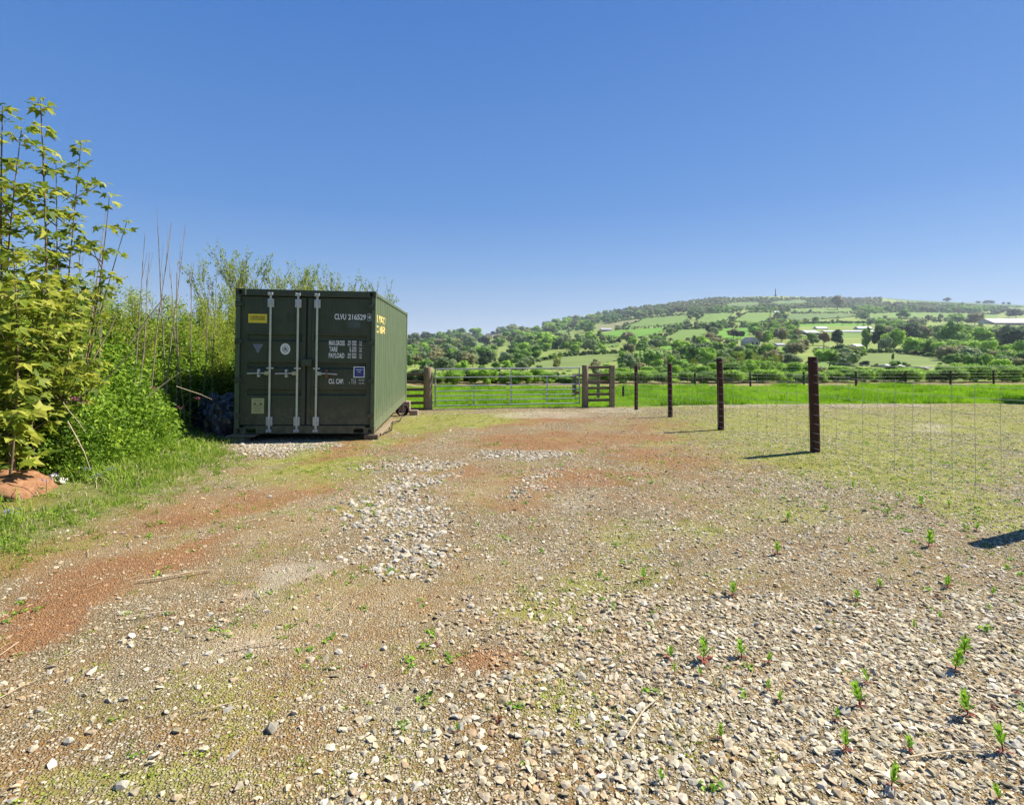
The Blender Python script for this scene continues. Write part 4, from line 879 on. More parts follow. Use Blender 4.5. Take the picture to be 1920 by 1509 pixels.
# ------------------------------------------------------------------ grass, moss and little weeds
def tuft(name, m, n, h, spread, w, seed, bend=0.5):
    r = np.random.default_rng(seed); V = []; T = []; tt = []
    for i in range(n):
        a = r.random()*6.283; d = spread*math.sqrt(r.random()); bx, by = math.cos(a)*d, math.sin(a)*d; hh = h*(0.5+0.6*r.random())
        la = r.random()*6.283; lx, ly = math.cos(la)*hh*bend*r.random(), math.sin(la)*hh*bend*r.random(); q = la+1.57+r.normal()*0.5
        wx, wy = math.cos(q)*w/2, math.sin(q)*w/2; o = len(V)
        V += [(bx-wx, by-wy, -0.01), (bx+wx, by+wy, -0.01), (bx+lx*0.35+wx*0.8, by+ly*0.35+wy*0.8, hh*0.55), (bx+lx*0.35-wx*0.8, by+ly*0.35-wy*0.8, hh*0.55), (bx+lx, by+ly, hh*(1-0.25*bend))]
        T += [(o, o+1, o+2), (o, o+2, o+3), (o+3, o+2, o+4)]; c = (seed % 4)*0.2+0.45*r.random(); tt += [c]*5
    return npmesh(name, np.array(V), np.array(T), m, np.array(tt))
def clump(name, m, n, rad, h, leaf, seed):
    r = np.random.default_rng(seed); P = r.normal(size=(n, 3))*np.array([rad*0.5, rad*0.5, h*0.35]); P[:, 2] = np.abs(P[:, 2])
    V, T = leaves(P, leaf, up=0.8, aspect=0.6, rng=r); return npmesh(name, V, T, m, np.repeat(r.random(n), 4))
def spread(name, protos, x, y, s0, s1, label, cat, flat=False, tall=None, pick=None):
    n = len(x); s = s0+(s1-s0)*RNG.random(n)
    if tall is not None: s = s*tall
    ro = np.stack([RNG.normal(size=n)*0.05, RNG.normal(size=n)*0.05, RNG.random(n)*6.283], 1)
    return scatter(name, protos, np.stack([x, y, land(x, y)], 1), np.stack([s, s, s*(0.8+0.5*RNG.random(n))], 1), ro, RNG.integers(0, len(protos), n) if pick is None else pick, np.zeros(n), label, cat)
GT = [tuft('tuft', M['lf_grass'], 22, 0.20, 0.11, 0.009, 300+i, 0.55) for i in range(4)]
# lush meadow beyond the yard
n = 60000; y = RNG.uniform(16.2, 33.5, n)**1.0; x = RNG.uniform(-13, 37, n)
k = (np.abs(x) < y*1.08) & (y > field_edge(x)+0.02) & (y < 29.7+1.2*fbm(x*0.5, y*0.2, 81)+0.08*x) & ~in_container(x, y, 0.1) & (RNG.random(n) < np.clip(1.15-(y-18)/22, 0.35, 1))
x, y = x[k], y[k]; thick = smooth(0.45, 0.7, fbm(x*0.55, y*0.55, 82))
spread('meadow_grass', GT, x, y, 0.75, 1.2, 'bright green long grass of the meadow beyond the gate and wire fence', 'grass', tall=0.42+0.95*thick, pick=np.where(thick+0.3*RNG.random(len(x)) > 0.85, 0, RNG.integers(1, 4, len(x))))
# grass along the foot of the bank
VG = [tuft('tuft', M['lf_verge'], 14, 0.11, 0.08, 0.006, 320+i, 0.9) for i in range(4)]+[clump('tuft', M['lf_bank'], 18, 0.08, 0.07, 0.035, 330), clump('tuft', M['lf_verge'], 16, 0.09, 0.05, 0.03, 331), tuft('tuft', M['drywood'], 8, 0.10, 0.10, 0.005, 333, 1.0)]
n = 42000; y = RNG.uniform(3.2, 16, n); x = RNG.uniform(-11, -1.2, n); vg = verge(x, y)
k = (RNG.random(n) < np.clip(vg, 0, 1)*smooth(0.34, 0.62, fbm(x*2.2, y*2.2, 83)+0.16*vg)) & (x > -y*1.08-0.3) & ~in_container(x, y, -0.02) & (x > -8.5) & ~((np.hypot(x+4.97, (y-5.2)*1.2) < 0.9) & (RNG.random(n) < 0.95)) & ~((x > -5.3) & (y > 8.3) & (RNG.random(n) < 0.85))
lushv = 0.6+0.9*smooth(-3.7, -4.8, x[k])
spread('verge_grass', VG, x[k], y[k], 0.6, 1.3, 'grass and weeds on the strip below the hedge bank', 'grass', tall=lushv)
# sparse tufts and moss on the yard
MS = [clump('moss', M['lf_moss'], 22, 0.055, 0.010, 0.013, 340+i) for i in range(3)]+[tuft('moss', M['lf_moss'], 12, 0.03, 0.04, 0.004, 344, 1.0)]
def mossy(y0, y1, dens, base):
    x, y = area_points(y0, y1, dens); r, m, p, b, k = masks(x, y); fe = 1-smooth(-0.1, 0.2, y-field_edge(x))
    sel = (RNG.random(len(x)) < (m*1.2*smooth(0.38, 0.62, fbm(x*6, y*6, 84)+0.12*m)+base)*fe*(1-verge(x, y)*0.8)) & ~in_container(x, y, 0)
    return x[sel], y[sel]
a = [mossy(1.7, 4, 130, 0.03), mossy(4, 8, 130, 0.03), mossy(8, 19, 60, 0.04)]
spread('moss', MS, np.concatenate([q[0] for q in a]), np.concatenate([q[1] for q in a]), 0.5, 1.15, 'low moss and fine yellow green grass growing through the gravel', 'moss')
WD = [clump('seedling', M['lf_weed'], 8, 0.028, 0.022, 0.020, 350+i) for i in range(4)]+[clump('seedling', M['lf_verge'], 10, 0.03, 0.018, 0.014, 356), clump('seedling', M['lf_moss'], 16, 0.04, 0.012, 0.013, 357), clump('seedling', M['lf_red'], 6, 0.02, 0.012, 0.012, 355)]
x, y = area_points(1.8, 9, 90); r, m, p, b, k = masks(x, y); cl = smooth(0.46, 0.70, fbm(x*1.4, y*1.4, 85))*smooth(0.4, 0.6, fbm(x*7, y*7, 86)); k = (RNG.random(len(x)) < cl*0.8*(1-0.6*b)+0.03+0.15*m)
spread('seedlings', WD, x[k], y[k], 0.5, 1.5, 'tiny green and red seedlings dotted over the gravel', 'seedlings')
# dry stalks and twigs
def stalk(seed):
    r = random.Random(seed); return MB().tube([(-0.5, 0, 0), (-0.2, 0.03*r.uniform(-1, 1), 0.01), (0.15, 0.06*r.uniform(-1, 1), 0.02), (0.5, 0.09*r.uniform(-1, 1), 0.0)], [0.012, 0.014, 0.012, 0.007], 4).mesh('stalk', M['drywood'])
SK = [stalk(i) for i in range(4)]
x, y = area_points(1.8, 9, 11); n = len(x); s = 0.04+0.16*RNG.random(n)**2.2
scatter('dry_stalks', SK, np.stack([x, y, land(x, y)+0.008], 1), np.stack([s, s, s], 1), np.stack([RNG.normal(size=n)*0.04, RNG.normal(size=n)*0.06, RNG.random(n)*6.28], 1), RNG.integers(0, 4, n), np.zeros(n), 'dry broken stalks scattered on the gravel', 'stalks')
TW = [((1205+0, 1357), 0.30, 0.9), ((1775, 1430), 0.34, 0.1), ((1760, 1375), 0.30, -0.8), ((1455, 1375), 0.22, -0.9), ((480, 1218), 0.28, 0.3), ((1610, 1380), 0.20, 0.25), ((1310, 1205), 0.16, 0.6), ((330, 1085), 0.42, 0.35), ((240, 875), 0.75, 0.25), ((280, 1160), 0.3, 0.3)]
for (uv, L_, a) in TW:
    p = cast(*uv); link('dry_twig', SK[random.randrange(4)], None, loc=(p.x, p.y, p.z+0.018), rot=(0, 0, a), scale=(L_, L_, L_*0.7),
        label=near_label('pale dry twig', uv[0], uv[1], [(1900, 1480, 'bottom right corner'), (1807, 1215, 'forked weed on the right'), (1320, 1225, 'tall pair of weeds right of centre'), (560, 1070, 'pale dusty patch'), (250, 880, 'grassy verge'), (100, 1130, 'red soil on the left')]), category='twig', group='dry twigs on the ground')

# upright weeds in the gravel, one by one
def lance(P, d, up, L_, w, o):
    """a lance-shaped leaf from P along d, drooping"""
    d = Vector(d); s = d.cross(Vector(up)).normalized()*w; V = [P, P+d*L_*0.35+s, P+d*L_*0.35-s, P+d*L_*0.75+s*0.8-Vector(up)*L_*0.05, P+d*L_*0.75-s*0.8-Vector(up)*L_*0.05, P+d*L_-Vector(up)*L_*0.18]
    return V, [(o, o+2, o+1), (o+1, o+2, o+4), (o+1, o+4, o+3), (o+3, o+4, o+5)]
def weed_proto(seed, red=False):
    r = random.Random(seed); V = []; T = []; tt = []
    for k in range(r.randint(13, 19)):
        z = 0.15+0.75*k/18; a = k*2.4+r.random()*0.5; e = 0.75+0.65*z; L_ = (0.50-0.20*z)*r.uniform(0.8, 1.15)
        d = Vector((math.cos(a)*math.cos(e), math.sin(a)*math.cos(e), math.sin(e))); up = Vector((-math.cos(a)*math.sin(e), -math.sin(a)*math.sin(e), math.cos(e)))
        v, t = lance(Vector((0, 0, z*0.75)), d, up, L_, 0.062, len(V)); V += v; T += t; tt += [min(1, 0.2+0.6*z+r.random()*0.3)]*6
    lf = npmesh('leaves', np.array([v[:] for v in V]), np.array(T), M['lf_weed'], np.array(tt))
    V = []; T = []; tt = []
    for k in range(7 if red else 3):
        a = k*2.1+r.random(); e = 0.25; d = Vector((math.cos(a)*math.cos(e), math.sin(a)*math.cos(e), math.sin(e))); up = Vector((0, 0, 1))
        v, t = lance(Vector((0, 0, 0.05)), d, up, 0.35*r.uniform(0.7, 1.2), 0.06, len(V)); V += v; T += t; tt += [r.random()]*6
    rl = npmesh('base_leaves', np.array([v[:] for v in V]), np.array(T), M['lf_red'], np.array(tt))
    stem = MB().tube([(0, 0, -0.1), (0.01, 0, 0.4), (0, 0.01, 0.8)], [0.03, 0.022, 0.012], 5).mesh('stem', M['lf_red'])
    return lf, rl, stem
WP = [weed_proto(i, i % 2 == 1) for i in range(4)]
z2 = [(465, 160, 70), (320, 460, 120), (510, 460, 90), (1140, 600, 90), (1100, 700, 110), (1620, 450, 95), (1575, 520, 100), (1030, 920, 120), (1255, 1110, 125), (1345, 930, 70), (1640, 740, 140), (1820, 920, 150), (400, 870, 70), (640, 500, 60), (170, 560, 50), (305, 560, 60), (110, 1100, 65), (980, 775, 80), (1200, 120, 40), (1540, 105, 55), (1090, 185, 50), (1760, 165, 55), (20, 85, 55), (1745, 240, 40), (1370, 330, 40), (150, 465, 75), (640, 640, 65), (1800, 1180, 90), (1500, 285, 40), (700, 700, 60)]
z8 = [(1260, 790, 115), (1215, 530, 80), (1510, 700, 60), (1590, 700, 60), (215, 850, 90), (80, 630, 50), (280, 630, 70), (400, 540, 45), (740, 410, 60), (560, 415, 40), (975, 600, 55), (1390, 1090, 70), (920, 1100, 60), (770, 1165, 50), (545, 565, 50), (1400, 540, 60), (1050, 480, 40), (700, 790, 55)]
wl = [(1200+a*0.375, 1050+b*0.375, h*0.375) for a, b, h in z2]+[(1400+a*0.2708, 800+b*0.2708, h*0.2708) for a, b, h in z8]+[(857, 1365, 20), (990, 1395, 14), (700, 965, 12), (1225, 1150, 14)]
WM_ = [(1529, 847, 'shadow of the nearest fence post'), (1880, 1032, 'dark shadow at the right edge'), (1900, 1480, 'bottom right corner'), (1480, 1480, 'bottom edge right of centre'), (860, 1370, 'red sprout in the lower middle'), (1540, 1155, 'red patch in the gravel'), (1807, 1215, 'forked weed on the right'), (1320, 1225, 'tall pair of weeds right of centre'), (1610, 1300, 'cluster of weeds in the lower right'), (1740, 1010, 'brightest weed below the fence'), (745, 1060, 'heap of angular rubble')]
for i, (u, v, hp) in enumerate(wl):
    p = cast(u, v+hp*0.35); h = hp/F*p.y*1.18; a = random.random()*6.28; lf, rl, stm = WP[i % 4]
    w = thing('weed', near_label('tall green weed' if hp > 36 else ('leafy green weed' if hp > 24 else 'small green weed'), u, v, WM_), 'weed', p, (random.uniform(-.2, .2), random.uniform(-.2, .2), a), 'green weeds sprouting from the gravel'); w.scale = (h*random.uniform(0.6, 1.15), h*random.uniform(0.6, 1.15), h*random.uniform(0.85, 1.1))
    link('foliage', lf, w); link('base_leaves', rl, w); link('stem', stm, w)

# ------------------------------------------------------------------ left: soil heap, white stones, sheeting
p = cast(8, 932); v, f = ico(4); v = v*(1+0.5*(fbm(v[:, 0]*2+7, v[:, 1]*2+v[:, 2], 71)-0.5)+0.25*(fbm(v[:, 0]*7, v[:, 1]*7+v[:, 2]*5, 72)-0.5)+0.10*(fbm(v[:, 0]*19, v[:, 1]*19+v[:, 2]*15, 73)-0.5))[:, None]; v[:, 2] = np.maximum(v[:, 2], -0.2)
me = npmesh('soil_heap', v*np.array([0.40, 0.42, 0.22]), f, M['redsoil'], smoothed=True)
link('soil_heap', me, None, loc=(p.x-0.10, p.y+0.15, p.z-0.01), label='heap of bare orange soil at the foot of the leafy saplings', category='soil')
for (u, vv, s, lb) in ((96, 905, 0.12, 'larger white stone beside the orange soil heap'), (118, 907, 0.085, 'small pinkish white stone right of the larger white stone')):
    p = cast(u, vv); sm = stone_mesh(900+u, 0.75, 2); sm.materials[0] = M['whitestone']; link('white_stone', sm, None, loc=(p.x, p.y, p.z+s*0.3), scale=s*1.5, rot=(0, 0, u), label=lb, category='stone')
def crumple(name, loc, sx, sy, sz, m, seed, label):
    v, f = ico(4); x, y, z = v.T
    n = 0
    for k, (s, a) in enumerate(((1.7, 0.35), (4, 0.20), (9, 0.09))):
        n = n+a*(np.abs(fbm(x*s+seed, y*s+z*s*0.7, seed+k, 2)-0.5)*2-0.3)
    v = v*(1+n)[:, None]*np.array([sx, sy, sz]); v[:, 2] = np.maximum(v[:, 2], -sz*0.55)
    return link(name, npmesh(name, v, f, m, smoothed=False), None, loc=(loc[0], loc[1], loc[2]+sz*0.5), label=label, category='plastic bag')
for (u, vb, y, sx, sy, sz, m, lb) in ((418, 812, 9.75, 0.34, 0.34, 0.46, 'plastic', 'dark plastic sack on the ground left of the container corner'), (404, 790, 10.4, 0.50, 0.36, 0.50, 'plastic', 'black plastic sheeting heaped in the shade behind the dark sack'), (431, 775, 10.6, 0.24, 0.25, 0.55, 'greybag', 'grey plastic bag wedged against the container side above the sacks')):
    x = (u-CX)/F*y; crumple('plastic_bag', (x, y, land1(x, y)), sx, sy, sz, M[m], u % 37, lb)

# ------------------------------------------------------------------ left: the bank of nettles, brambles and bushes
def shrub_mound(name, m, n, rx, ry, rz, leaf, seed, aspect=0.6):
    r = np.random.default_rng(seed); d = r.normal(size=(n, 3)); d /= np.linalg.norm(d, axis=1)[:, None]; d[:, 2] = np.abs(d[:, 2])
    rad = 0.45+0.6*r.random(n)**0.5; lump = 0.78+0.5*fbm(d[:, 0]*2.5+seed, d[:, 1]*2.5+d[:, 2]*3, seed, 3)
    P = d*(rad*lump)[:, None]*np.array([rx, ry, rz]); V, T = leaves(P, leaf, up=0.7, aspect=aspect, rng=r, D=d*0.6)
    t = np.clip(0.45+0.9*(fbm(P[:, 0]*2.2, P[:, 1]*2.2+P[:, 2]*2, seed+9)-0.5)+0.22*r.normal(size=n), 0, 1)
    return npmesh(name, V, T, m, np.repeat(t, 4))
def stem_bush(nm, m, nst, H_, spr, nleaf, leaf, seed):
    """many thin upright stems with leaves up their length"""
    r = random.Random(seed); rg = np.random.default_rng(seed); b = MB(); P = []
    for i in range(nst):
        a = r.random()*6.28; d = spr*math.sqrt(r.random()); h = H_*r.uniform(0.55, 1.0); lx, ly = r.gauss(0, 0.14)*h, r.gauss(0, 0.14)*h
        pts = [(math.cos(a)*d*0.7+lx*t*t, math.sin(a)*d*0.7+ly*t*t, h*t) for t in (0, 0.35, 0.7, 1.0)]; b.tube(pts, [0.012, 0.009, 0.006, 0.003], 4, cap=False)
        for k in range(nleaf//nst):
            t = r.uniform(0.12, 1.0)**0.8; s = 0.16*(1-t*0.5); P.append((math.cos(a)*d*0.7+lx*t*t+r.gauss(0, s*0.7), math.sin(a)*d*0.7+ly*t*t+r.gauss(0, s*0.7), h*t+r.gauss(0, 0.03)))
        for k in range(3):
            t = r.uniform(0.3, 0.9); x0, y0, z0 = math.cos(a)*d*0.7+lx*t*t, math.sin(a)*d*0.7+ly*t*t, h*t; q = r.random()*6.28
            b.tube([(x0, y0, z0), (x0+math.cos(q)*0.18, y0+math.sin(q)*0.18, z0+0.22)], [0.004, 0.002], 3, cap=False)
    P = np.array(P); V, T = leaves(P, leaf, up=0.5, aspect=0.55, rng=rg)
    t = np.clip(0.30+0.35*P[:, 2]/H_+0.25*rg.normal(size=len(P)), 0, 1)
    return npmesh('foliage', V, T, m, np.repeat(t, 4)), b.mesh('stems', M['greybark'])
MND = [shrub_mound('foliage', M['lf_bank'], 9000, 1.0, 0.9, 0.95, 0.060, 400+i) for i in range(3)]
MNDN = [shrub_mound('foliage', M['lf_bank'], 5200, 0.7, 0.6, 0.7, 0.050, 410+i, 0.5) for i in range(2)]
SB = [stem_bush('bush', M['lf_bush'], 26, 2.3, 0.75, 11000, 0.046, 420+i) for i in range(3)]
def plant(name, label, cat, p, mesh_, stems=None, s=1.0, group=None, rz=None, sz=None):
    t = thing(name, label, cat, p, (0, 0, random.random()*6.28 if rz is None else rz), group); t.scale = (s, s, sz if sz else s)
    link('foliage', mesh_, t)
    if stems: link('stems', stems, t)
    return t
mounds = [(-5.15, 6.3, .50), (-5.1, 6.9, .62), (-5.9, 6.3, .8), (-6.1, 5.9, .80), (-5.55, 6.5, .85), (-5.8, 7.4, .95), (-6.25, 8.4, .95), (-6.75, 9.4, .85), (-7.0, 10.4, 1.0), (-6.6, 5.7, 1.1), (-4.9, 7.4, .40), (-5.3, 7.3, .45), (-6.5, 6.9, 1.2), (-6.6, 8.0, 1.25), (-7.4, 7.3, 1.2), (-7.3, 9.0, 1.25), (-7.6, 10.9, 1.3), (-5.75, 6.7, .55), (-5.55, 8.2, .5), (-8.9, 8.0, 1.5), (-8.9, 10.4, 1.5), (-8.7, 12.7, 1.5), (-10.6, 9.8, 1.6), (-10.9, 12.4, 1.7), (-6.9, 12.6, 1.2), (-7.0, 14.6, 1.3), (-9.2, 15, 1.5)]
for i, (x, y, s) in enumerate(mounds):
    plant('nettle_patch', near_label('nettle mound' if s > 0.7 else 'small nettle mound', CX+F*x/y, CY+F*1.0/y, [(437, 760, 'left side of the container'), (395, 790, 'black plastic sheeting'), (250, 880, 'grassy verge'), (110, 890, 'white stones'), (300, 600, 'bare upright shoots'), (150, 700, 'leafy saplings')]), 'shrub', (x, y, land1(x, y)-0.1), (MNDN if s < 0.7 else MND)[i % 2], None, s, 'nettle and bramble mounds on the bank', sz=s*1.25)
bush = [(-6.9, 7.6, 0.95), (-7.4, 8.6, .95), (-7.0, 9.6, .95), (-7.9, 9.5, 1.05), (-6.9, 10.8, .95), (-7.8, 11.2, 1.05), (-7.1, 12.2, 1.0), (-8.0, 12.9, 1.1), (-7.3, 13.8, 1.1), (-8.6, 8.6, 1.0), (-9.2, 10.2, 1.1), (-9.4, 12.0, 1.2), (-10.2, 9.0, 1.1), (-10.5, 11, 1.2), (-8.4, 14.6, 1.2), (-7.8, 6.6, .85), (-8.4, 7.2, .95), (-9.6, 8.2, 1.0), (-7.3, 15.6, 1.15), (-6.8, 11.6, .85)]
for i, (x, y, s) in enumerate(bush):
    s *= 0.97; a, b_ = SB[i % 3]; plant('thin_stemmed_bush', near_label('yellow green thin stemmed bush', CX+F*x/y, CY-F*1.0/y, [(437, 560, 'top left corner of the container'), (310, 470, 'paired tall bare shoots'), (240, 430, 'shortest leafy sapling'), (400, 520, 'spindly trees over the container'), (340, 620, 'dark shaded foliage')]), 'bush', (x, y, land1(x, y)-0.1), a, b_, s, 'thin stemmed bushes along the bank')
# bushes whose tops show above the container roof
def twig_tree(seed, H_, n1, nleaf, leaf, m, fan=0.5, lw=0.6):
    r = random.Random(seed); rg = np.random.default_rng(seed); b = MB(); P = []
    def branch(p, d, L_, rad, lev):
        pts = [p]; q = Vector(p)
        for k in range(4):
            d = (d+Vector((r.gauss(0, .12), r.gauss(0, .12), 0.06))).normalized(); q = q+d*L_/4; pts.append(q.copy())
        b.tube(pts, [rad*(1-0.18*k) for k in range(5)], 5 if lev == 0 else 4, cap=False)
        if lev >= 2:
            for k in range(nleaf):
                t = r.random(); c = pts[0].lerp(pts[-1], t); P.append((c.x+r.gauss(0, .05), c.y+r.gauss(0, .05), c.z+r.gauss(0, .05)))
            return
        for k in range(n1 if lev == 0 else 6):
            t = r.uniform(0.35, 1.0); i = min(3, int(t*4)); c = pts[i].lerp(pts[i+1], t*4-i); a = r.random()*6.28
            nd = (d+Vector((math.cos(a), math.sin(a), 0.15))*fan*r.uniform(0.6, 1.4)).normalized(); branch(c, nd, L_*r.uniform(0.38, 0.6), rad*0.45, lev+1)
    for k in range(3):
        a = k*2.1+r.random(); branch(Vector((math.cos(a)*0.1, math.sin(a)*0.1, 0)), Vector((math.cos(a)*0.28, math.sin(a)*0.28, 1)).normalized(), H_*r.uniform(0.72, 0.85), 0.05, 0)
    P = np.array(P); V, T = leaves(P, leaf, up=0.4, aspect=lw, rng=rg); V[:, 2] = np.maximum(V[:, 2], 0)
    return npmesh('foliage', V, T, m, np.repeat(np.clip(0.5+0.3*rg.normal(size=len(P)), 0, 1), 4)), b.mesh('branches', M['greybark'])
TT = [twig_tree(500+i, 4.2, 9, 24, 0.085, M['lf_bush'], 0.7, 0.7) for i in range(2)]
for (u, y, vt, lb, k) in ((445, 19.5, 452, 'spindly green tree showing over the left corner of the container roof', 0), (505, 19, 470, 'tallest spindly tree behind the left half of the container roof', 1), (550, 19.5, 488, 'thin leafed tree behind the middle of the container roof', 0), (600, 19, 490, 'bright green tree top behind the container roof right of its centre', 1), (640, 19.5, 495, 'pale twiggy tree top behind the right half of the container roof', 0), (678, 20, 518, 'small leafy tree top at the right end of the container roof', 1)):
    x = (u-CX)/F*y; g = land1(x, y); h = EYE+(CY-vt)/F*y-g; a, b_ = TT[k]
    t = thing('hedge_tree', lb, 'tree', (x, y, g), (0, 0, u), None); ext = max(q.co.z for q in a.vertices); t.scale = (h/ext*0.62, h/ext*0.62, h/ext); link('foliage', a, t); link('branches', b_, t)
for i, (x, y, s) in enumerate(((-8.6, 17.5, 1.5), (-7.5, 18.2, 1.5), (-6.5, 18.6, 1.45), (-5.9, 19, 1.35), (-9.7, 18.5, 1.5), (-6.9, 20, 1.55))):
    a, b_ = SB[i % 3]; plant('thin_stemmed_bush', near_label('yellow green bush behind the container', CX+F*x/y, 560, [(570, 560, 'middle of the roof'), (437, 560, 'left roof corner'), (703, 560, 'right roof corner')]), 'bush', (x, y, land1(x, y)-0.1), a, b_, s, 'bushes behind the far end of the container')
# bare whips standing up out of the bank
def whip(seed, H_):
    r = random.Random(seed); b = MB(); lx = r.gauss(0, 0.08)*H_; pts = [(lx*t*t+0.02*math.sin(t*9+seed), 0.05*t, H_*t) for t in np.linspace(0, 1, 7)]
    b.tube(pts, [0.016, 0.014, 0.012, 0.010, 0.008, 0.006, 0.003], 5, cap=False)
    for k in range(10):
        t = 0.35+0.6*k/10; a = r.random()*6.28; p = Vector((lx*t*t, 0.05*t, H_*t)); L_ = r.uniform(0.03, 0.14); b.tube([p, p+Vector((math.cos(a)*L_*0.5, math.sin(a)*L_*0.5, L_))], [0.005, 0.003], 3, cap=False)
    return b.mesh('bare_shoot', M['greybark'])
WM = [whip(i, 1.0) for i in range(4)]
for i, (u, vt, y) in enumerate(((272, 412, 8.5), (303, 408, 9.0), (312, 398, 9.2), (348, 485, 9.5), (355, 492, 9.8), (398, 500, 10.0), (140, 380, 7.0), (160, 428, 7.2), (250, 470, 8), (245, 435, 8.2), (435, 495, 11), (180, 455, 7.6), (330, 510, 9.4), (375, 520, 10.2))):
    x = (u-CX)/F*y; g = land1(x, y); h = EYE+(CY-vt)/F*y-g
    link('bare_shoot', WM[i % 4], None, loc=(x, y, g), rot=(random.uniform(-.06, .06), random.uniform(-.1, .1), i*1.3), scale=(0.75, 0.75, h), label=near_label('bare upright shoot', u, vt, [(240, 430, 'shortest leafy sapling'), (437, 540, 'top left container corner'), (310, 400, 'tips of the tallest bare shoots'), (150, 270, 'tiered sapling')]), category='shoot', group='bare shoots above the bank')
# dead sticks and canes hanging out of the bank
for i, (u, v, y, L_, a, t) in enumerate(((170, 830, 5.6, 0.55, 0.3, -1.2), (235, 690, 7.2, 0.8, 0.2, 0.9), (320, 720, 8.0, 0.7, 0.6, 0.7), (375, 735, 8.4, 0.6, 0.0, -0.35), (290, 600, 8, 0.9, 0.3, 1.0), (160, 780, 5.8, 0.4, 0.1, -1.0), (210, 640, 7, 0.8, 0.2, 1.1))):
    x = (u-CX)/F*y; z = EYE+(CY-v)/F*y
    link('dead_cane', SK[i % 4], None, loc=(x, y-0.15, z), rot=(0, -t, a), scale=(L_, L_*0.8, L_*0.8), label=near_label('pale dead cane', u, v, [(437, 760, 'left side of the container'), (110, 890, 'white stones'), (250, 620, 'bare shoots'), (240, 430, 'shortest leafy sapling')]), category='cane', group='dead canes in the bank')

# ------------------------------------------------------------------ left foreground: leafy sycamore saplings
def palmate(seed):
    r = random.Random(seed); pts = [(0, 0, 0)]; L = []
    for k, (a, l) in enumerate(((-2.2, 0.42), (-1.75, 0.30), (-1.15, 0.78), (-0.62, 0.42), (0, 1.0), (0.62, 0.42), (1.15, 0.78), (1.75, 0.30), (2.2, 0.42))):
        l *= r.uniform(0.9, 1.1); L.append((math.cos(a)*l+0.12, math.sin(a)*l, -0.22*l*l+0.03*r.gauss(0, 1)))
    V = np.array([(0.0, 0, 0)]+L); T = np.array([(0, i+1, i+2) for i in range(len(L)-1)])
    return npmesh('leaf', V, T, M['lf_sap'], np.full(len(V), r.random()))
PL = [palmate(i) for i in range(7)]
def sapling(base, top, whorls, label, rad=0.17, low=0.0, nb=5, leafs=0.085, sub=0, r0=0.014):
    low *= 0.5; leafs *= 1.0*1.25; rad *= 0.80*1.25
    r = random.Random(int(top[0]*100+top[2]*37)); b = Vector(base); t_ = Vector(top); s = thing('sycamore_sapling', label, 'sapling', b)
    H_ = (t_-b).z; bend = Vector((r.gauss(0, 0.05), r.gauss(0, 0.05), 0))
    f = lambda q: (t_-b)*q+bend*math.sin(PI*q)
    tube('stem', M['bark'], s, [f(q) for q in np.linspace(0, 1, 8)], [r0*(1-0.75*q) for q in np.linspace(0, 1, 8)], 6)
    cnt = 0
    def whorl(c, rr, n, sz):
        nonlocal cnt
        a0 = r.random()*6.28
        for k in range(n):
            if cnt >= 290: return
            a = a0+k*6.283/n+r.gauss(0, .3); q = rr*r.uniform(0.35, 0.9); p = c+Vector((math.cos(a)*q, math.sin(a)*q, q*0.35+r.gauss(0, .02)))
            z_ = sz*r.uniform(0.7, 1.3)
            link('leaf', PL[r.randrange(7)], s, loc=p, rot=Euler((r.gauss(0, .45), 0.25+r.gauss(0, .35), a)), scale=(z_, z_, z_)); cnt += 1
    for i in range(whorls):
        q = low+(1-low)*(i+0.6)/whorls; whorl(f(q), rad*(1.1-0.45*q), nb+3, leafs*(1.1-0.3*q))
    for i in range(sub):
        q = r.uniform(max(0.2, low), 0.85); c = f(q); a = r.random()*6.28; L_ = r.uniform(0.22, 0.5)
        e = c+Vector((math.cos(a)*L_*0.75, math.sin(a)*L_*0.75, L_*0.7)); tube('branch', M['bark'], s, [c, (c+e)/2+Vector((0, 0, -0.02)), e], [0.008, 0.006, 0.003], 5)
        for w in (0.45, 0.75, 1.0): whorl(c.lerp(e, w), rad*0.6, 4, leafs*0.85)
    whorl(f(1.0), rad*0.5, 5, leafs*0.7)
    return s
def at(u, v, y, k=1.0):
    y *= k; return ((u-CX)/F*y, y, EYE+(CY-v)/F*y)
def foot(u, y):
    y *= 1.25; x = (u-CX)/F*y; return (x, y, land1(x, y)-0.02)
sapling(foot(85, 5.0), at(76, 190, 4.9, 1.25), 17, 'tallest leafy sapling with a dense clump of leaves at its tip', 0.17, 0.12, 8, 0.088, 8, 0.018)
sapling(foot(105, 5.25), at(152, 268, 5.3, 1.25), 18, 'leafy sapling with separated tiers of leaves standing apart to the right', 0.15, 0.15, 7, 0.080, 7)
sapling(foot(30, 4.5), at(5, 200, 4.5, 1.25), 15, 'leafy sapling leaning at the very edge of the photo', 0.19, 0.15, 8, 0.09, 8, 0.018)
sapling(foot(92, 5.1), at(105, 300, 5.1, 1.25), 13, 'medium sapling between the tallest one and the separated tiers', 0.17, 0.15, 8, 0.085, 9)
sapling(foot(115, 5.4), at(205, 370, 5.5, 1.25), 11, 'shorter sapling right of the tiered one with a forked crown', 0.16, 0.15, 7, 0.080, 8)
sapling(foot(125, 5.5), at(238, 415, 5.7, 1.25), 9, 'small sapling at the right end of the sapling clump', 0.13, 0.2, 6, 0.075, 5)
sapling(foot(20, 4.4), at(40, 245, 4.5, 1.25), 14, 'thin sapling with pale leaves just left of the tallest one', 0.16, 0.15, 7, 0.082, 8)
sapling(foot(-30, 4.6), at(-20, 300, 4.6, 1.25), 12, 'leafy sapling cut off by the left edge', 0.2, 0.1, 8, 0.09, 8)
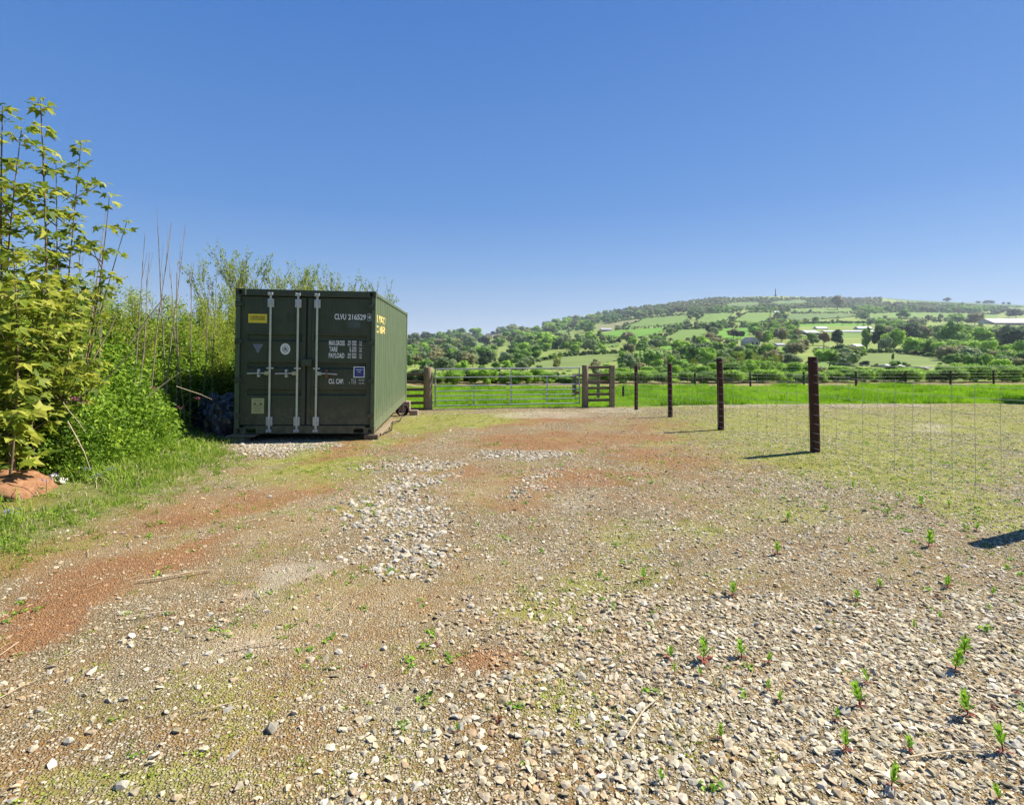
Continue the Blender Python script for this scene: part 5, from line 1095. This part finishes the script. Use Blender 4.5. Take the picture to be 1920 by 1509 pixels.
sapling(foot(15, 4.3), at(25, 470, 4.2, 1.25), 9, 'low broad sapling covered in large leaves above the orange soil', 0.26, 0.12, 10, 0.105, 12)
sapling(foot(70, 4.7), at(85, 520, 4.6, 1.25), 8, 'low leafy sapling in front of the nettle mounds', 0.24, 0.15, 10, 0.100, 11)
sapling(foot(-10, 4.5), at(-5, 600, 4.2, 1.25), 7, 'lowest large leaved shoot overhanging the soil heap', 0.26, 0.2, 10, 0.105, 9)
sapling(foot(95, 4.9), at(140, 560, 4.9, 1.25), 8, 'bushy low sapling at the right foot of the sapling clump', 0.20, 0.2, 8, 0.090, 9)
SMD = [shrub_mound('foliage', M['lf_sap'], 1500, 0.8, 0.7, 1.1, 0.115, 440+i, 0.85) for i in range(2)]
for i, (x, y, s, z) in enumerate(((-5.45, 6.2, .42, .55), (-5.8, 6.0, .50, .8), (-5.8, 6.5, .5, .9), (-6.3, 6.2, .7, 1.3))):
    plant('sycamore_shrub', near_label('low clump of large leaves', CX+F*x/y, CY+400/y, [(15, 930, 'orange soil heap'), (100, 890, 'white stones'), (60, 700, 'low broad sapling')]), 'shrub', (x, y, land1(x, y)-0.08), SMD[i % 2], None, s, 'low growth at the foot of the saplings', sz=z)
for i, (x, y, s) in enumerate(((-6.4, 6.0, .8), (-5.8, 6.2, .55), (-7.2, 6.2, 1.1), (-5.9, 6.7, .6))):
    a, b_ = SB[i % 3]; plant('thin_stemmed_bush', near_label('shady thin stemmed bush', CX+F*x/y, CY, [(105, 690, 'low leafy saplings'), (15, 900, 'orange soil heap')]), 'bush', (x, y, land1(x, y)-0.05), a, b_, s, 'bushes behind the leafy saplings')
# bluebells and pink campion
def flowers(name, uvs, m, label, cat, grp):
    r = np.random.default_rng(5); P = r.normal(size=(14, 3))*np.array([0.03, 0.03, 0.02])+np.array([0, 0, 0.14]); V, T = leaves(P, 0.022, rng=r)
    fl_ = npmesh('petals', V, T, m, np.repeat(r.random(14), 4)); sm = MB().tube([(0, 0, 0), (0.01, 0, 0.14)], 0.003, 4).mesh('stem', M['lf_weed'])
    for (u, v, y) in uvs:
        p = cast(u, v) if y is None else Vector(at(u, v, y)); t = thing(name, near_label(label, u, v, [(15, 930, 'orange soil heap'), (100, 890, 'white stones'), (220, 900, 'end of the verge'), (400, 790, 'black plastic sheeting'), (310, 740, 'middle of the nettle bank')]), cat, p, (0, 0, u), grp); link('petals', fl_, t); link('stem', sm, t)
M['violet'] = leafmat('violet_petal', [(0.12, 0.12, 0.5), (0.2, 0.2, 0.65)], 0.3); M['magenta'] = leafmat('pink_petal', [(0.45, 0.08, 0.22), (0.6, 0.2, 0.35)], 0.3)
flowers('bluebell', [(87, 925, None), (180, 915, None), (205, 902, None), (25, 990, None), (165, 900, None), (98, 915, None)], M['violet'], 'small blue flower', 'flower', 'blue flowers in the verge')
flowers('campion', [(155, 780, 5.3), (145, 772, 5.3), (290, 745, 7.3), (338, 780, 8.2), (372, 762, 8.6), (135, 775, 5.3)], M['magenta'], 'small pink flower', 'flower', 'pink flowers on the bank')
# tree outside the frame on the right whose shade falls on the meadow
tm = crown_mesh('crown', M['tr_green'], 1, 1, 14, 90, 0.1, 3)
t = thing('roadside_tree', 'round leafy tree standing just outside the frame at the right of the meadow', 'tree', (22.3, 20.6, land1(22.3, 20.6))); link('crown', tm, t, loc=(0, 0, 0.9), scale=(3.0, 2.6, 3.6)); link('trunk', trunk_mesh('trunk', M['bark'], 2.0, 0.13), t)
#PART5

# ------------------------------------------------------------------ the valley: hedges, trees, woods
CM = {}
for c in TREECOL:
    n = 3 if c in ('green', 'bright', 'brown') else (1 if c in ('pink', 'purple', 'pale') else 2)
    CM[c] = [crown_mesh('crown', M['tr_'+c], 1, 1, 11+i, 60, 0.085, 700+i+sum(map(ord, c)), airy=0.3 if c in ('brown', 'pale') else 0.0) for i in range(n)]
DARKC = crown_mesh('crown', M['tr_dark'], 0.8, 1, 14, 70, 0.07, 777, cone=True)
TRK = trunk_mesh('trunk', M['bark'], 0.30, 0.025)
LOW = {c: [crown_mesh('crown', M['tr_'+c], 1, 1, 7, 34, 0.13, 800+i+len(c)) for i in range(2)] for c in ('green', 'bright', 'dark', 'brown', 'grey')}
WORDS = {'green': 'mid green', 'bright': 'fresh yellow green', 'dark': 'dark evergreen', 'brown': 'brownish half leafed', 'grey': 'grey green', 'pink': 'copper pink', 'purple': 'dark red leaved', 'pale': 'pale green open'}
def far_tree(p, wd, h, c, label, group=None, cone=False, name='tree', parts=True):
    t = thing(name, label, 'tree', p, (0, 0, random.random()*6.28), group)
    me = DARKC if cone else random.choice(CM[c])
    link('crown', me, t, loc=(0, 0, h*0.10), scale=(wd, wd, h*0.92))
    if parts: link('trunk', TRK, t, scale=(h, h, h))
    return t
# single trees and bushes one can point to: (u, v of foot, width px, height px, colour, words)
SOLO = [
 (1455+115, 581, 24, 24, 'brown', 'round brownish tree standing alone in the hedge below the ridge', 0), (1375, 634, 22, 16, 'brown', 'brown bush standing in the bright green field left of the gable house', 0), (1388, 634, 17, 12, 'dark', 'dark bush beside the brown bush in the bright green field', 0),
 (1545, 648, 19, 22, 'pink', 'copper pink tree between green trees below the long sheds', 0), (1524, 648, 24, 22, 'green', 'round green tree left of the copper pink tree', 0), (1570, 652, 24, 30, 'dark', 'dark conical tree right of the copper pink tree', 1), (1497, 642, 18, 24, 'brown', 'olive tree in front of the left end of the slate roofed shed', 0),
 (1440, 645, 18, 22, 'bright', 'bright rounded tree right of the gable house', 0), (1424, 645, 20, 22, 'brown', 'olive tree touching the right side of the gable house', 0), (1465, 642, 26, 24, 'brown', 'brown green tree above the parked white vans', 0), (1502, 655, 18, 20, 'bright', 'yellow green tree below the slate roofed shed', 0),
 (1625, 656, 17, 38, 'green', 'tall narrow green tree at the left end of the big tree row', 0), (1647, 656, 30, 40, 'dark', 'dark round tree in the big tree row above the sloping field', 0), (1675, 658, 36, 36, 'bright', 'large sunlit yellow green tree above the sloping field', 0), (1660, 660, 22, 24, 'grey', 'shaded grey tree in front of the large sunlit one', 0),
 (1716, 664, 36, 28, 'bright', 'broad tree starting the dense row right of the sunlit tree', 0), (1742, 667, 34, 28, 'green', 'second broad tree of the dense row above the field corner', 0), (1768, 672, 32, 24, 'green', 'last lower tree of the dense row at the field corner', 0),
 (1705, 640, 30, 30, 'dark', 'dark tree behind the dense row', 0), (1733, 640, 34, 28, 'brown', 'brownish tree behind the dense row', 0), (1795, 655, 56, 46, 'green', 'very large mid green tree with a domed top', 0), (1770, 648, 34, 34, 'grey', 'wide shaded grey green tree touching the very large domed tree', 0), (1838, 652, 40, 34, 'bright', 'sunlit domed tree right of the very large one', 0), (1880, 648, 44, 34, 'grey', 'wide grey green tree near the right edge', 0), (1905, 655, 36, 34, 'dark', 'dark tree at the right edge of the wood', 0),
 (1820, 678, 44, 24, 'grey', 'low grey green tree right of the sloping field', 0), (1856, 674, 26, 32, 'bright', 'bright yellow green tree with a tall rounded top near the right', 0), (1880, 672, 22, 22, 'bright', 'bright green tree right of the tall rounded one', 0), (1910, 672, 34, 30, 'bright', 'yellow green tree at the right edge', 0), (1784, 676, 22, 12, 'pale', 'pale bush at the corner of the sloping field', 0),
 (1695, 598, 22, 16, 'green', 'tree beside the hedge below the skyline field', 0), (1795, 608, 30, 18, 'bright', 'round bright tree left of the grey shed roof', 0), (1828, 610, 30, 20, 'brown', 'rounded olive tree touching the big pale roof', 0), (1905, 597, 27, 16, 'dark', 'dark bush above the big pale roof', 0), (1740, 604, 10, 12, 'brown', 'narrow tree in the hedge above the shed', 0),
 (1775, 566, 13, 7, 'dark', 'dark small tree alone on the skyline', 0), (1881, 571, 5, 4, 'dark', 'tiny bush on the skyline field', 0), (1892, 572, 6, 5, 'dark', 'small round bush right of the tiny skyline bush', 0), (1855, 570, 18, 6, 'dark', 'low dark clump on the skyline near the right', 0), (1835, 569, 8, 4, 'dark', 'little dark clump on the skyline left of the low one', 0),
 (1905-590, 680, 20, 16, 'green', 'round green bush above the first fence posts', 0), (1217, 692, 56, 34, 'pale', 'pale green airy tree behind the second fence post', 0), (1253, 688, 26, 20, 'bright', 'yellow green bush right of the pale airy tree', 0), (1275, 706, 34, 28, 'green', 'leafy green bush between the second and third fence posts', 0),
 (1330, 690, 34, 34, 'bright', 'bright tree left of the third fence post', 0), (1170, 690, 26, 28, 'green', 'bushy green tree right of the gate', 0), (1300, 676, 26, 22, 'bright', 'yellow green tree above the little bright field', 0), (1280, 669, 20, 18, 'brown', 'brownish tree above the little bright field', 0),
 (1106, 644, 20, 20, 'bright', 'bright round tree right of the pale barn roof', 0), (1085, 656, 14, 14, 'bright', 'small round bright tree in the lower hedge', 0), (1102, 640, 16, 14, 'dark', 'dark lower half of the hedge by the small roof', 0), (1110, 622, 14, 16, 'dark', 'dark conifer left of the grey barn', 1), (1098, 620, 14, 15, 'dark', 'dark conifer at the end of the wood by the barn', 1),
 (1030, 616, 8, 10, 'dark', 'small dark conifer on the rising skyline', 1), (843, 638, 24, 14, 'dark', 'dark rounded evergreen on the left skyline', 0), (834, 650, 22, 16, 'dark', 'dark evergreen below the skyline one', 0), (818, 654, 14, 14, 'dark', 'small dark evergreen beside the pair', 0), (765, 660, 16, 20, 'dark', 'dark tree touching the container corner in the picture', 0), (925, 630, 12, 8, 'dark', 'dark trees right of the white house on the skyline', 0), (905, 630, 10, 9, 'dark', 'dark tree left of the white house on the skyline', 0),
 (955, 620, 12, 8, 'green', 'round tree on the skyline right of the white house', 0), (985, 652, 13, 12, 'dark', 'dark round bush in the pale field', 0), (912, 674, 42, 22, 'green', 'broad dark green clump in the valley left of the white gable', 0), (832, 684, 9, 10, 'purple', 'small dark red tree seen over the gate hinge', 0), (778, 688, 26, 20, 'brown', 'brownish orange tinged tree next to the container corner', 0), (935, 647, 26, 18, 'brown', 'brownish tree below the white house', 0),
 (882, 678, 26, 22, 'grey', 'grey green tree above the left end of the gate', 0), (850, 680, 20, 24, 'bright', 'bright green tree behind the gate top', 0), (835, 662, 24, 14, 'bright', 'yellow green tree in the left valley', 0), (800, 668, 22, 16, 'green', 'green tree in the left valley below the dark pair', 0), (960, 672, 24, 18, 'dark', 'dark tree right of the white gable', 0), (975, 684, 30, 20, 'green', 'green bushes below the white gable', 0), (945, 686, 26, 14, 'dark', 'dark green bush in front of the white gable', 0), (1000, 668, 20, 14, 'green', 'green tree left of the hedge of the wide field', 0),
 (1044, 692, 16, 16, 'brown', 'thin bare bush standing in the wide field', 0), (1118, 694, 24, 14, 'brown', 'brown bare bushes at the right of the wide field', 0), (1215+125, 655, 30, 20, 'brown', 'olive tree below the bright green field', 0), (1490, 672, 30, 26, 'brown', 'brown green tree right of the small bright field', 0), (1450, 690, 40, 30, 'brown', 'half leafed olive tree behind the third post', 0), (1405, 690, 36, 32, 'green', 'leafy tree right of the third post', 0), (1382, 680, 34, 28, 'grey', 'grey green tree above the third post', 0),
 (1555, 690, 50, 32, 'bright', 'bright yellow green bush right of the nearest post', 0), (1590, 672, 40, 22, 'brown', 'thin brown birches behind the nearest post', 0), (1545, 672, 36, 20, 'grey', 'thin grey birches left of the brown ones', 0), (1614, 668, 22, 16, 'bright', 'bright green round bush at the left corner of the sloping field', 0),
 (1674, 676, 5, 12, 'green', 'narrow small tree standing in the sloping field', 0), (1790, 690, 14, 9, 'pale', 'pale bush at the lower right corner of the field', 0)]
solo_uv = []
LMT = [(u, v, lb) for (u, v, lb) in ((917, 630, 'white house on the skyline'), (941, 668, 'narrow white gabled house'), (1136, 618, 'grey barn'), (1104, 640, 'small pale roofed shed'), (1406, 640, 'blue grey gabled house'), (1460, 646, 'low shed by the track'), (1516, 622, 'farm shed'), (1592, 620, 'very long pale roof'), (1784, 612, 'long grey shed'), (1890, 603, 'huge pinkish roof'), (1556, 652, 'cream roofed building'), (1605, 648, 'small white roofed house'), (1671, 686, 'white field shelter'), (1454, 550, 'hilltop monument'), (1545, 640, 'copper pink tree'), (832, 680, 'dark red tree'), (1570, 640, 'conical dark tree'), (1675, 645, 'large sunlit tree'), (1795, 640, 'very large domed tree'), (1856, 665, 'tall rounded tree'), (1217, 680, 'pale airy tree'), (1330, 675, 'bright tree by the third fence post'), (1106, 636, 'round tree by the pale shed'), (843, 633, 'dark skyline evergreen'), (765, 655, 'top right container corner'), (912, 668, 'broad clump in the valley'), (1370, 625, 'bright green upper field'), (1455, 660, 'small bright field'), (1690, 675, 'sloping field'), (1080, 677, 'wide valley field'), (1180, 622, 'field beside the barn'), (1270, 677, 'little bright field'), (1420, 594, 'field below the monument'), (1545, 581, 'ridge field'), (1740, 590, 'long upper field'), (985, 650, 'round bush in a pale field'), (800, 660, 'left valley tree'))]
for (u, v, w, h, c, lb, cone) in SOLO:
    p = cast(u, v)
    if p is None: continue
    k = p.y/F; far_tree(p, w*k*1.08, h*k*1.1, c, lb, None, bool(cone)); solo_uv.append((u, v, w, h))
# everything that is not a field is hedge, wood or scrub
cand = []
def fields_hit(u, v): return field_at(np.array([u]), np.array([v]))[0] >= 0
rr_ = random.Random(11)
# hedge lines follow the edges of the fields
for poly, c in FIELDS:
    for i in range(len(poly)):
        (u0, v0), (u1, v1) = poly[i], poly[(i+1) % len(poly)]; d = math.hypot(u1-u0, (v1-v0)*1.5); step = 3.2 if (v0+v1)/2 < 610 else 5.5
        for k in range(int(d/step)):
            t = (k+rr_.random()*0.6)/(d/step); cand.append((u0+(u1-u0)*t+rr_.uniform(-1, 1), v0+(v1-v0)*t+rr_.uniform(-0.6, 0.8), 'hedge'))
v = 560.0
while v < 706:
    size = 6.0+max(0, (v-565))*0.20; u = 735.0+rr_.random()*size
    while u < 1960:
        cand.append((u+rr_.uniform(-1, 1)*size*0.4, v+rr_.uniform(-1, 1)*size*0.16, 'wood')); u += size*(0.62 if v < 690 else 0.8)
    v += size*(0.21 if v < 690 else 0.28)
BLD_KEEP = [(1393, 630, 1420, 650), (1500, 612, 1640, 640), (1740, 606, 1830, 620), (1838, 592, 1960, 612), (1446, 640, 1478, 652), (1520, 646, 1600, 662), (1650, 680, 1690, 692), (934, 655, 952, 672), (908, 622, 926, 636), (1118, 610, 1152, 624), (1385, 646, 1440, 662), (1465, 695, 1510, 706), (1595, 642, 1616, 658), (1096, 634, 1112, 642), (1524, 640, 1600, 662), (1710, 684, 1770, 692)]
big = []; small = []
for (u, v, kind) in cand:
    p = cast(u, v)
    if p is None or p.y < 62 or p.y > 2400: continue
    vp = CY-F*(p.z-EYE)/p.y
    if vp > v+6: continue
    bare_sky = u > 1655 and v < 568.5 and not (kind == 'hedge' and rr_.random() < 0.0)
    if bare_sky: continue
    base = 5.0+max(0, (v-565))*0.165
    h = base*rr_.uniform(0.65, 1.25); w = h*rr_.uniform(0.95, 1.5)
    if kind == 'hedge': h = max(base*rr_.uniform(0.24, 0.45), 1.7); w = h*1.7
    elif fields_hit(u, v): continue
    if kind == 'wood' and v < 578: h *= 0.62; w *= 0.8
    lim = h
    while lim > 2.0 and (fields_hit(u, v-lim*0.9) or fields_hit(u-w*0.4, v-lim*0.7) or fields_hit(u+w*0.4, v-lim*0.7)) and rr_.random() > 0.05: lim *= 0.72
    if lim < h: w *= max(0.5, lim/h); h = lim
    for (x0, y0, x1, y1) in BLD_KEEP:
        if u+w*0.4 > x0 and u-w*0.4 < x1 and v-h*0.6 < y1 and v > y0-1 and v < y1+6: h = 0; break
    if h < 1.3: continue
    if kind == 'wood' and 585 < v < 698 and fbm(np.array([u*0.02]), np.array([v*0.11]), 95)[0] > 0.60: continue
    n = fbm(np.array([u*0.012]), np.array([v*0.06]), 91)[0]; q = rr_.random()
    if v < 580 and kind == 'wood': c = 'brown' if q < 0.42 else ('grey' if q < 0.75 else ('green' if q < 0.9 else 'dark'))
    elif n > 0.58: c = 'bright' if q < 0.5 else ('green' if q < 0.8 else 'brown')
    elif n > 0.45: c = 'green' if q < 0.45 else ('bright' if q < 0.62 else ('brown' if q < 0.8 else 'grey'))
    else: c = 'grey' if q < 0.35 else ('green' if q < 0.62 else ('dark' if q < 0.78 else 'brown'))
    if kind == 'hedge': c = 'green' if q < 0.5 else ('dark' if q < 0.7 else ('grey' if q < 0.9 else 'brown'))
    k = p.y/F; rec = (p, w*k, h*k, c, u, v, w*h)
    (big if kind == 'wood' else small).append(rec)
big.sort(key=lambda r: -r[6])
def zone(u, v):
    if v > 690: return 'on the valley floor behind the meadow hedge'
    if u < 1000: return 'in the wooded valley left of the hill'
    if v < 590: return 'on the upper slope of the hill'
    if u < 1300: return 'among the fields on the left flank of the hill'
    if u < 1620: return 'among the fields and farms below the monument'
    return 'in the woods below the long pale roofs'
for (p, w, h, c, u, v, s) in big[:230]:
    far_tree(p, w, h, c, near_label(WORDS[c]+' tree', u, v-h/p.y*F*0.4, LMT), 'valley trees '+zone(u, v))
rest_ = big[230:]+small
KK = []; kinds = []; ix = {}
for c in LOW:
    for m_ in LOW[c]: ix.setdefault(c, []).append(len(kinds)); kinds.append(m_)
n = len(rest_); print('far trees', len(big), 'hedge', len(small))
scatter('woods_and_hedges', kinds, np.array([r[0][:] for r in rest_])-np.array([0, 0, 0.2]), np.array([[r[1], r[1], r[2]*1.05] for r in rest_]), np.array([[0, 0, rr_.random()*6.28] for r in rest_]),
        np.array([rr_.choice(ix[r[3]]) for r in rest_]), np.zeros(n), 'woods, scrub and hedgerows covering the far valley and hillside', 'woods')

# ------------------------------------------------------------------ the hedge line at the far side of the meadow
SBF = [crown_mesh('foliage', M['tr_'+c], 1.0, 1.0, 12, 260, 0.055, 850+i, airy=0.25) for i, c in enumerate(('bright', 'green', 'bright', 'brown', 'dark'))]
HW = ['yellow green', 'mid green', 'bright green', 'brownish', 'dark green']
PM = [(761, 690, 'container edge'), (802, 700, 'round gate post'), (890, 700, 'left half of the gate'), (1000, 700, 'right half of the gate'), (1097, 695, 'latch post'), (1147, 695, 'square fence post'), (1193, 695, 'farthest yard fence post'), (1257, 695, 'third nearest fence post'), (1352, 695, 'second nearest fence post'), (1529, 695, 'nearest fence post'), (1303, 700, 'first meadow post'), (1407, 700, 'second meadow post'), (1507, 700, 'third meadow post'), (1605, 700, 'fourth meadow post'), (1698, 700, 'fifth meadow post'), (1782, 700, 'sixth meadow post'), (1863, 700, 'seventh meadow post'), (1920, 700, 'right edge')]
u = 735.0; r = random.Random(3)
while u < 1975:
    y = np.interp(u, [740, 1100, 1950], [33.2, 34.5, 37])+r.uniform(0, 2.5); g = (u-CX)/F*y; tp = np.interp(u, [740, 800, 900, 990, 1050, 1100, 1150, 1250, 1450, 1600, 1750, 1850, 1950], [692, 696, 692, 693, 700, 703, 694, 698, 696, 694, 690, 684, 684])+r.uniform(-3, 6)
    z = land1(g, y); h = EYE+(CY-tp)/F*y-z; wpx = r.uniform(24, 52); k = r.choice([0, 0, 1, 1, 2, 2] if u > 1100 else [0, 1, 0, 2, 4, 2])
    t = thing('hedge_bush', near_label(HW[k]+' hedge bush', u, 700, PM), 'bush', (g, y, z), (0, 0, r.random()*6), 'bushes in the meadow hedge')
    link('foliage', SBF[k], t, scale=(wpx*y/F*1.15, wpx*y/F*1.0, h*1.08), loc=(0, 0, -0.05)); u += wpx*0.40
u = 1120.0
while u < 1990:                                                    # taller growth a little beyond it
    y = r.uniform(42, 75); g = (u-CX)/F*y; tp = np.interp(u, [1120, 1250, 1400, 1520, 1600, 1700, 1800, 1900, 1990], [692, 688, 678, 684, 690, 694, 692, 682, 678])+r.uniform(-3, 6)
    z = land1(g, y); h = EYE+(CY-tp)/F*y-z; wpx = r.uniform(24, 44); k = r.choice([0, 0, 2, 2, 1, 3, 0, 2])
    if h > 0.6:
        t = thing('tall_bush', near_label(HW[k]+' tall bush behind the hedge', u, 690, PM), 'bush', (g, y, z), (0, 0, r.random()*6), 'tall bushes behind the meadow hedge')
        link('foliage', SBF[k], t, scale=(wpx*y/F*1.1, wpx*y/F, h*1.05))
    u += wpx*0.60
for i, (u, vt, y, wpx) in enumerate(((1045, 664, 60, 18), (1302, 672, 62, 16), (1385, 660, 70, 24), (1420, 662, 74, 22), (1455, 665, 70, 22), (1360, 668, 66, 16))):
    x = (u-CX)/F*y; g = land1(x, y); h = EYE+(CY-vt)/F*y-g; a, b_ = TT[i % 2]
    t = thing('thin_tree', near_label('thin twiggy half bare tree', u, 690, PM), 'tree', (x, y, g), (0, 0, i), 'thin twiggy trees behind the meadow hedge'); t.scale = (wpx*y/F/3.2, wpx*y/F/3.2, h/4.6); link('foliage', a, t); link('branches', b_, t)

# ------------------------------------------------------------------ farms, sheds, houses, the monument
def house(u, v, wpx, hpx, dep, roofm, wallm, label, cat='house', rz=0.0, wins=2, name='house', gable=False, rfrac=0.45, chim=False):
    p = cast(u, v); k = p.y/F; w = wpx*k; h = hpx*k; wh = h*(1-rfrac)
    t = thing(name, label, cat, (p.x, p.y, p.z-0.02*h), (0, 0, rz))
    MB().box(-w/2, w/2, -dep/2, dep/2, -0.6, wh).obj('wall', M[wallm], t)
    b = MB(); e = 0.25
    if gable:
        b.add([(-w/2-e, -dep/2-e, wh-0.1), (0, -dep/2-e, h), (0, dep/2+e, h), (-w/2-e, dep/2+e, wh-0.1), (w/2+e, -dep/2-e, wh-0.1), (w/2+e, dep/2+e, wh-0.1)], [(0, 1, 2, 3), (1, 4, 5, 2), (0, 3, 5, 4)])
        MB().add([(-w/2, -dep/2, wh), (w/2, -dep/2, wh), (0, -dep/2, h-0.15), (-w/2, dep/2, wh), (w/2, dep/2, wh), (0, dep/2, h-0.15)], [(0, 1, 2), (3, 5, 4)]).obj('gable', M[wallm], t)
    else:
        b.add([(-w/2-e, -dep/2-e, wh-0.1), (w/2+e, -dep/2-e, wh-0.1), (w/2+e, 0, h), (-w/2-e, 0, h), (-w/2-e, dep/2+e, wh-0.1), (w/2+e, dep/2+e, wh-0.1)], [(0, 1, 2, 3), (3, 2, 5, 4), (0, 3, 4), (1, 5, 2), (0, 4, 5, 1)])
    rf = b.obj('roof', M[roofm], t)
    if chim: MB().box(w*0.28, w*0.36, -0.5, 0.5, h-0.6, h+1.2).obj('chimney', M[wallm], rf)
    for i in range(wins):
        x = -w/2+w*(i+0.5)/wins; ww = min(w/wins*0.25, 0.8); MB().box(x-ww, x+ww, -dep/2-0.06, -dep/2-0.01, wh*0.3, wh*0.72).obj('window', M['window'], t)
    return t
house(917, 634, 12, 9, 9, 'slate', 'housewhite', 'white house on the wooded skyline left of the hill', wins=3, chim=True)
house(941, 671, 7, 13, 7, 'slate', 'housewhite', 'narrow white gabled house among trees in the left valley', gable=True, wins=1)
house(1136, 621, 20, 6, 14, 'paleroof', 'shedwall', 'grey barn with a pale roof at the foot of the tan field', 'barn', wins=2, name='barn', rfrac=0.55)
house(1104, 641, 10, 3.5, 8, 'paleroof', 'shedwall', 'small pale roofed shed in the hedge below the grey barn', 'shed', wins=1, name='shed', rfrac=0.6)
house(1406, 648, 20, 16, 9, 'slate', 'paleroof', 'blue grey house with a steep gable below the bright green field', gable=True, wins=2, rz=0.25)
house(1460, 648, 15, 4.5, 8, 'paleroof', 'shedwall', 'low shed with white roof beside the track and small field', 'shed', wins=2, name='shed', rfrac=0.6)
house(1516, 627, 24, 8, 16, 'paleroof', 'shedwall', 'farm shed with pale blue grey roof below the long tunnels', 'shed', wins=3, name='shed', rfrac=0.65)
house(1592, 623, 100, 3.6, 9, 'paleroof', 'shedwall', 'very long low pale roof right of the farm shed', 'shed', wins=8, name='long_shed', rfrac=0.7)
house(1538, 617, 20, 5, 10, 'paleroof', 'paleroof', 'pale polytunnel half hidden by the hedge above the long roof', 'polytunnel', wins=0, name='polytunnel', rfrac=0.8)
house(1618, 618, 26, 6, 10, 'paleroof', 'housewhite', 'white shed with parked vehicles right of the polytunnel', 'shed', wins=3, name='shed', rfrac=0.6)
house(1784, 617, 66, 5.5, 14, 'paleroof', 'shedwall', 'long grey shed with a thin bright roof above the woods', 'shed', wins=5, name='long_shed', rfrac=0.45)
house(1915, 609, 140, 12, 40, 'pinkroof', 'shedwall', 'huge shed with pinkish white roof at the right edge', 'shed', wins=8, name='long_shed', rfrac=0.75)
house(1556, 656, 40, 6, 12, 'pinkroof', 'pinkroof', 'long low building with cream roof below the copper pink tree', 'building', wins=3, name='low_building', rfrac=0.7)
house(1605, 650, 13, 5, 8, 'housewhite', 'shedwall', 'small white roofed house in the trees right of the cream roof', wins=1, rfrac=0.7)
house(1594, 661, 22, 3, 6, 'pinkroof', 'housewhite', 'low cream wall and roof below the small white roofed house', 'shed', wins=1, name='shed', rfrac=0.6)
house(1671, 689, 24, 6, 7, 'housewhite', 'shedwall', 'white roofed field shelter at the lower edge of the sloping field', 'shelter', wins=2, name='field_shelter', rfrac=0.55)
house(1728, 690, 12, 3, 5, 'paleroof', 'shedwall', 'second low pale roof right of the white field shelter', 'shed', wins=1, name='shed', rfrac=0.6)
house(1455, 586.5, 8, 3, 10, 'housewhite', 'housewhite', 'tiny white cottage in the trees on the upper slope', wins=1, rfrac=0.5)
def van(u, v, wpx, label, s=1):
    p = cast(u, v); k = p.y/F; L_ = wpx*k; h = L_*0.42; t = thing('parked_van', label, 'van', p, (0, 0, 0.1))
    b = MB(); prof = [(-0.5, 0.16), (0.5, 0.16), (0.5, 0.5), (0.38, 0.62), (0.26, 1.0), (-0.5, 1.0)]; n = len(prof); vs = [(x*L_, y_*L_*0.2, z*h) for y_ in (-1, 1) for x, z in prof]
    b.add(vs, [tuple(range(n)), tuple(range(2*n-1, n-1, -1))]+[(i, i+n, (i+1) % n+n, (i+1) % n) for i in range(n)]); b.obj('body', M['housewhite'], t)
    MB().box(-0.05*L_, 0.27*L_, -L_*0.2-0.02, -L_*0.2-0.003, h*0.62, h*0.9).obj('window', M['window'], t)
    for x in (-0.32, 0.32):
        for y_ in (-0.2, 0.2): MB().tube([(x*L_, y_*L_-0.1, h*0.16), (x*L_, y_*L_+0.1, h*0.16)], h*0.17, 10).obj('wheel', M['rubber'], t)
van(1449, 647.5, 6, 'white van parked left of the low white roofed shed'); van(1473, 648, 8, 'white van parked right of the low white roofed shed'); van(1422, 652, 7, 'white car on the track below the gable house')
p = cast(1454, 556); k = p.y/F
mon = thing('hilltop_monument', 'slim dark stone monument column on the skyline of the hill', 'monument', p)
hh = 14.5*k; MB().box(-2.9, 2.9, -2.9, 2.9, -2, hh*0.20).obj('plinth', M['stonegrey'], mon); MB().tube([(0, 0, hh*0.2), (0, 0, hh*0.88)], [2.1, 1.7], 12).obj('column', M['stonegrey'], mon)
MB().tube([(0, 0, hh*0.88), (0, 0, hh*0.92)], [2.6, 2.6], 12).obj('gallery', M['stonegrey'], mon); MB().tube([(0, 0, hh*0.92), (0, 0, hh)], [1.6, 1.2], 12).obj('cap', M['stonegrey'], mon)

# ------------------------------------------------------------------ the air between here and the hill
hz = bpy.data.materials.new('air'); hz.use_nodes = True; nt = hz.node_tree; nt.nodes.clear()
o_ = nt.nodes.new('ShaderNodeOutputMaterial'); pv = nt.nodes.new('ShaderNodeVolumePrincipled'); pv.inputs['Density'].default_value = 0.00011
pv.inputs['Color'].default_value = (0.74, 0.84, 1.0, 1); pv.inputs['Anisotropy'].default_value = 0.2; nt.links.new(pv.outputs[0], o_.inputs['Volume'])
b = MB().box(-14000, 14000, -60, 12500, -60, 235); b.obj('haze', hz, None, kind='stuff', label='thin pale haze filling the air over the valley', category='haze')
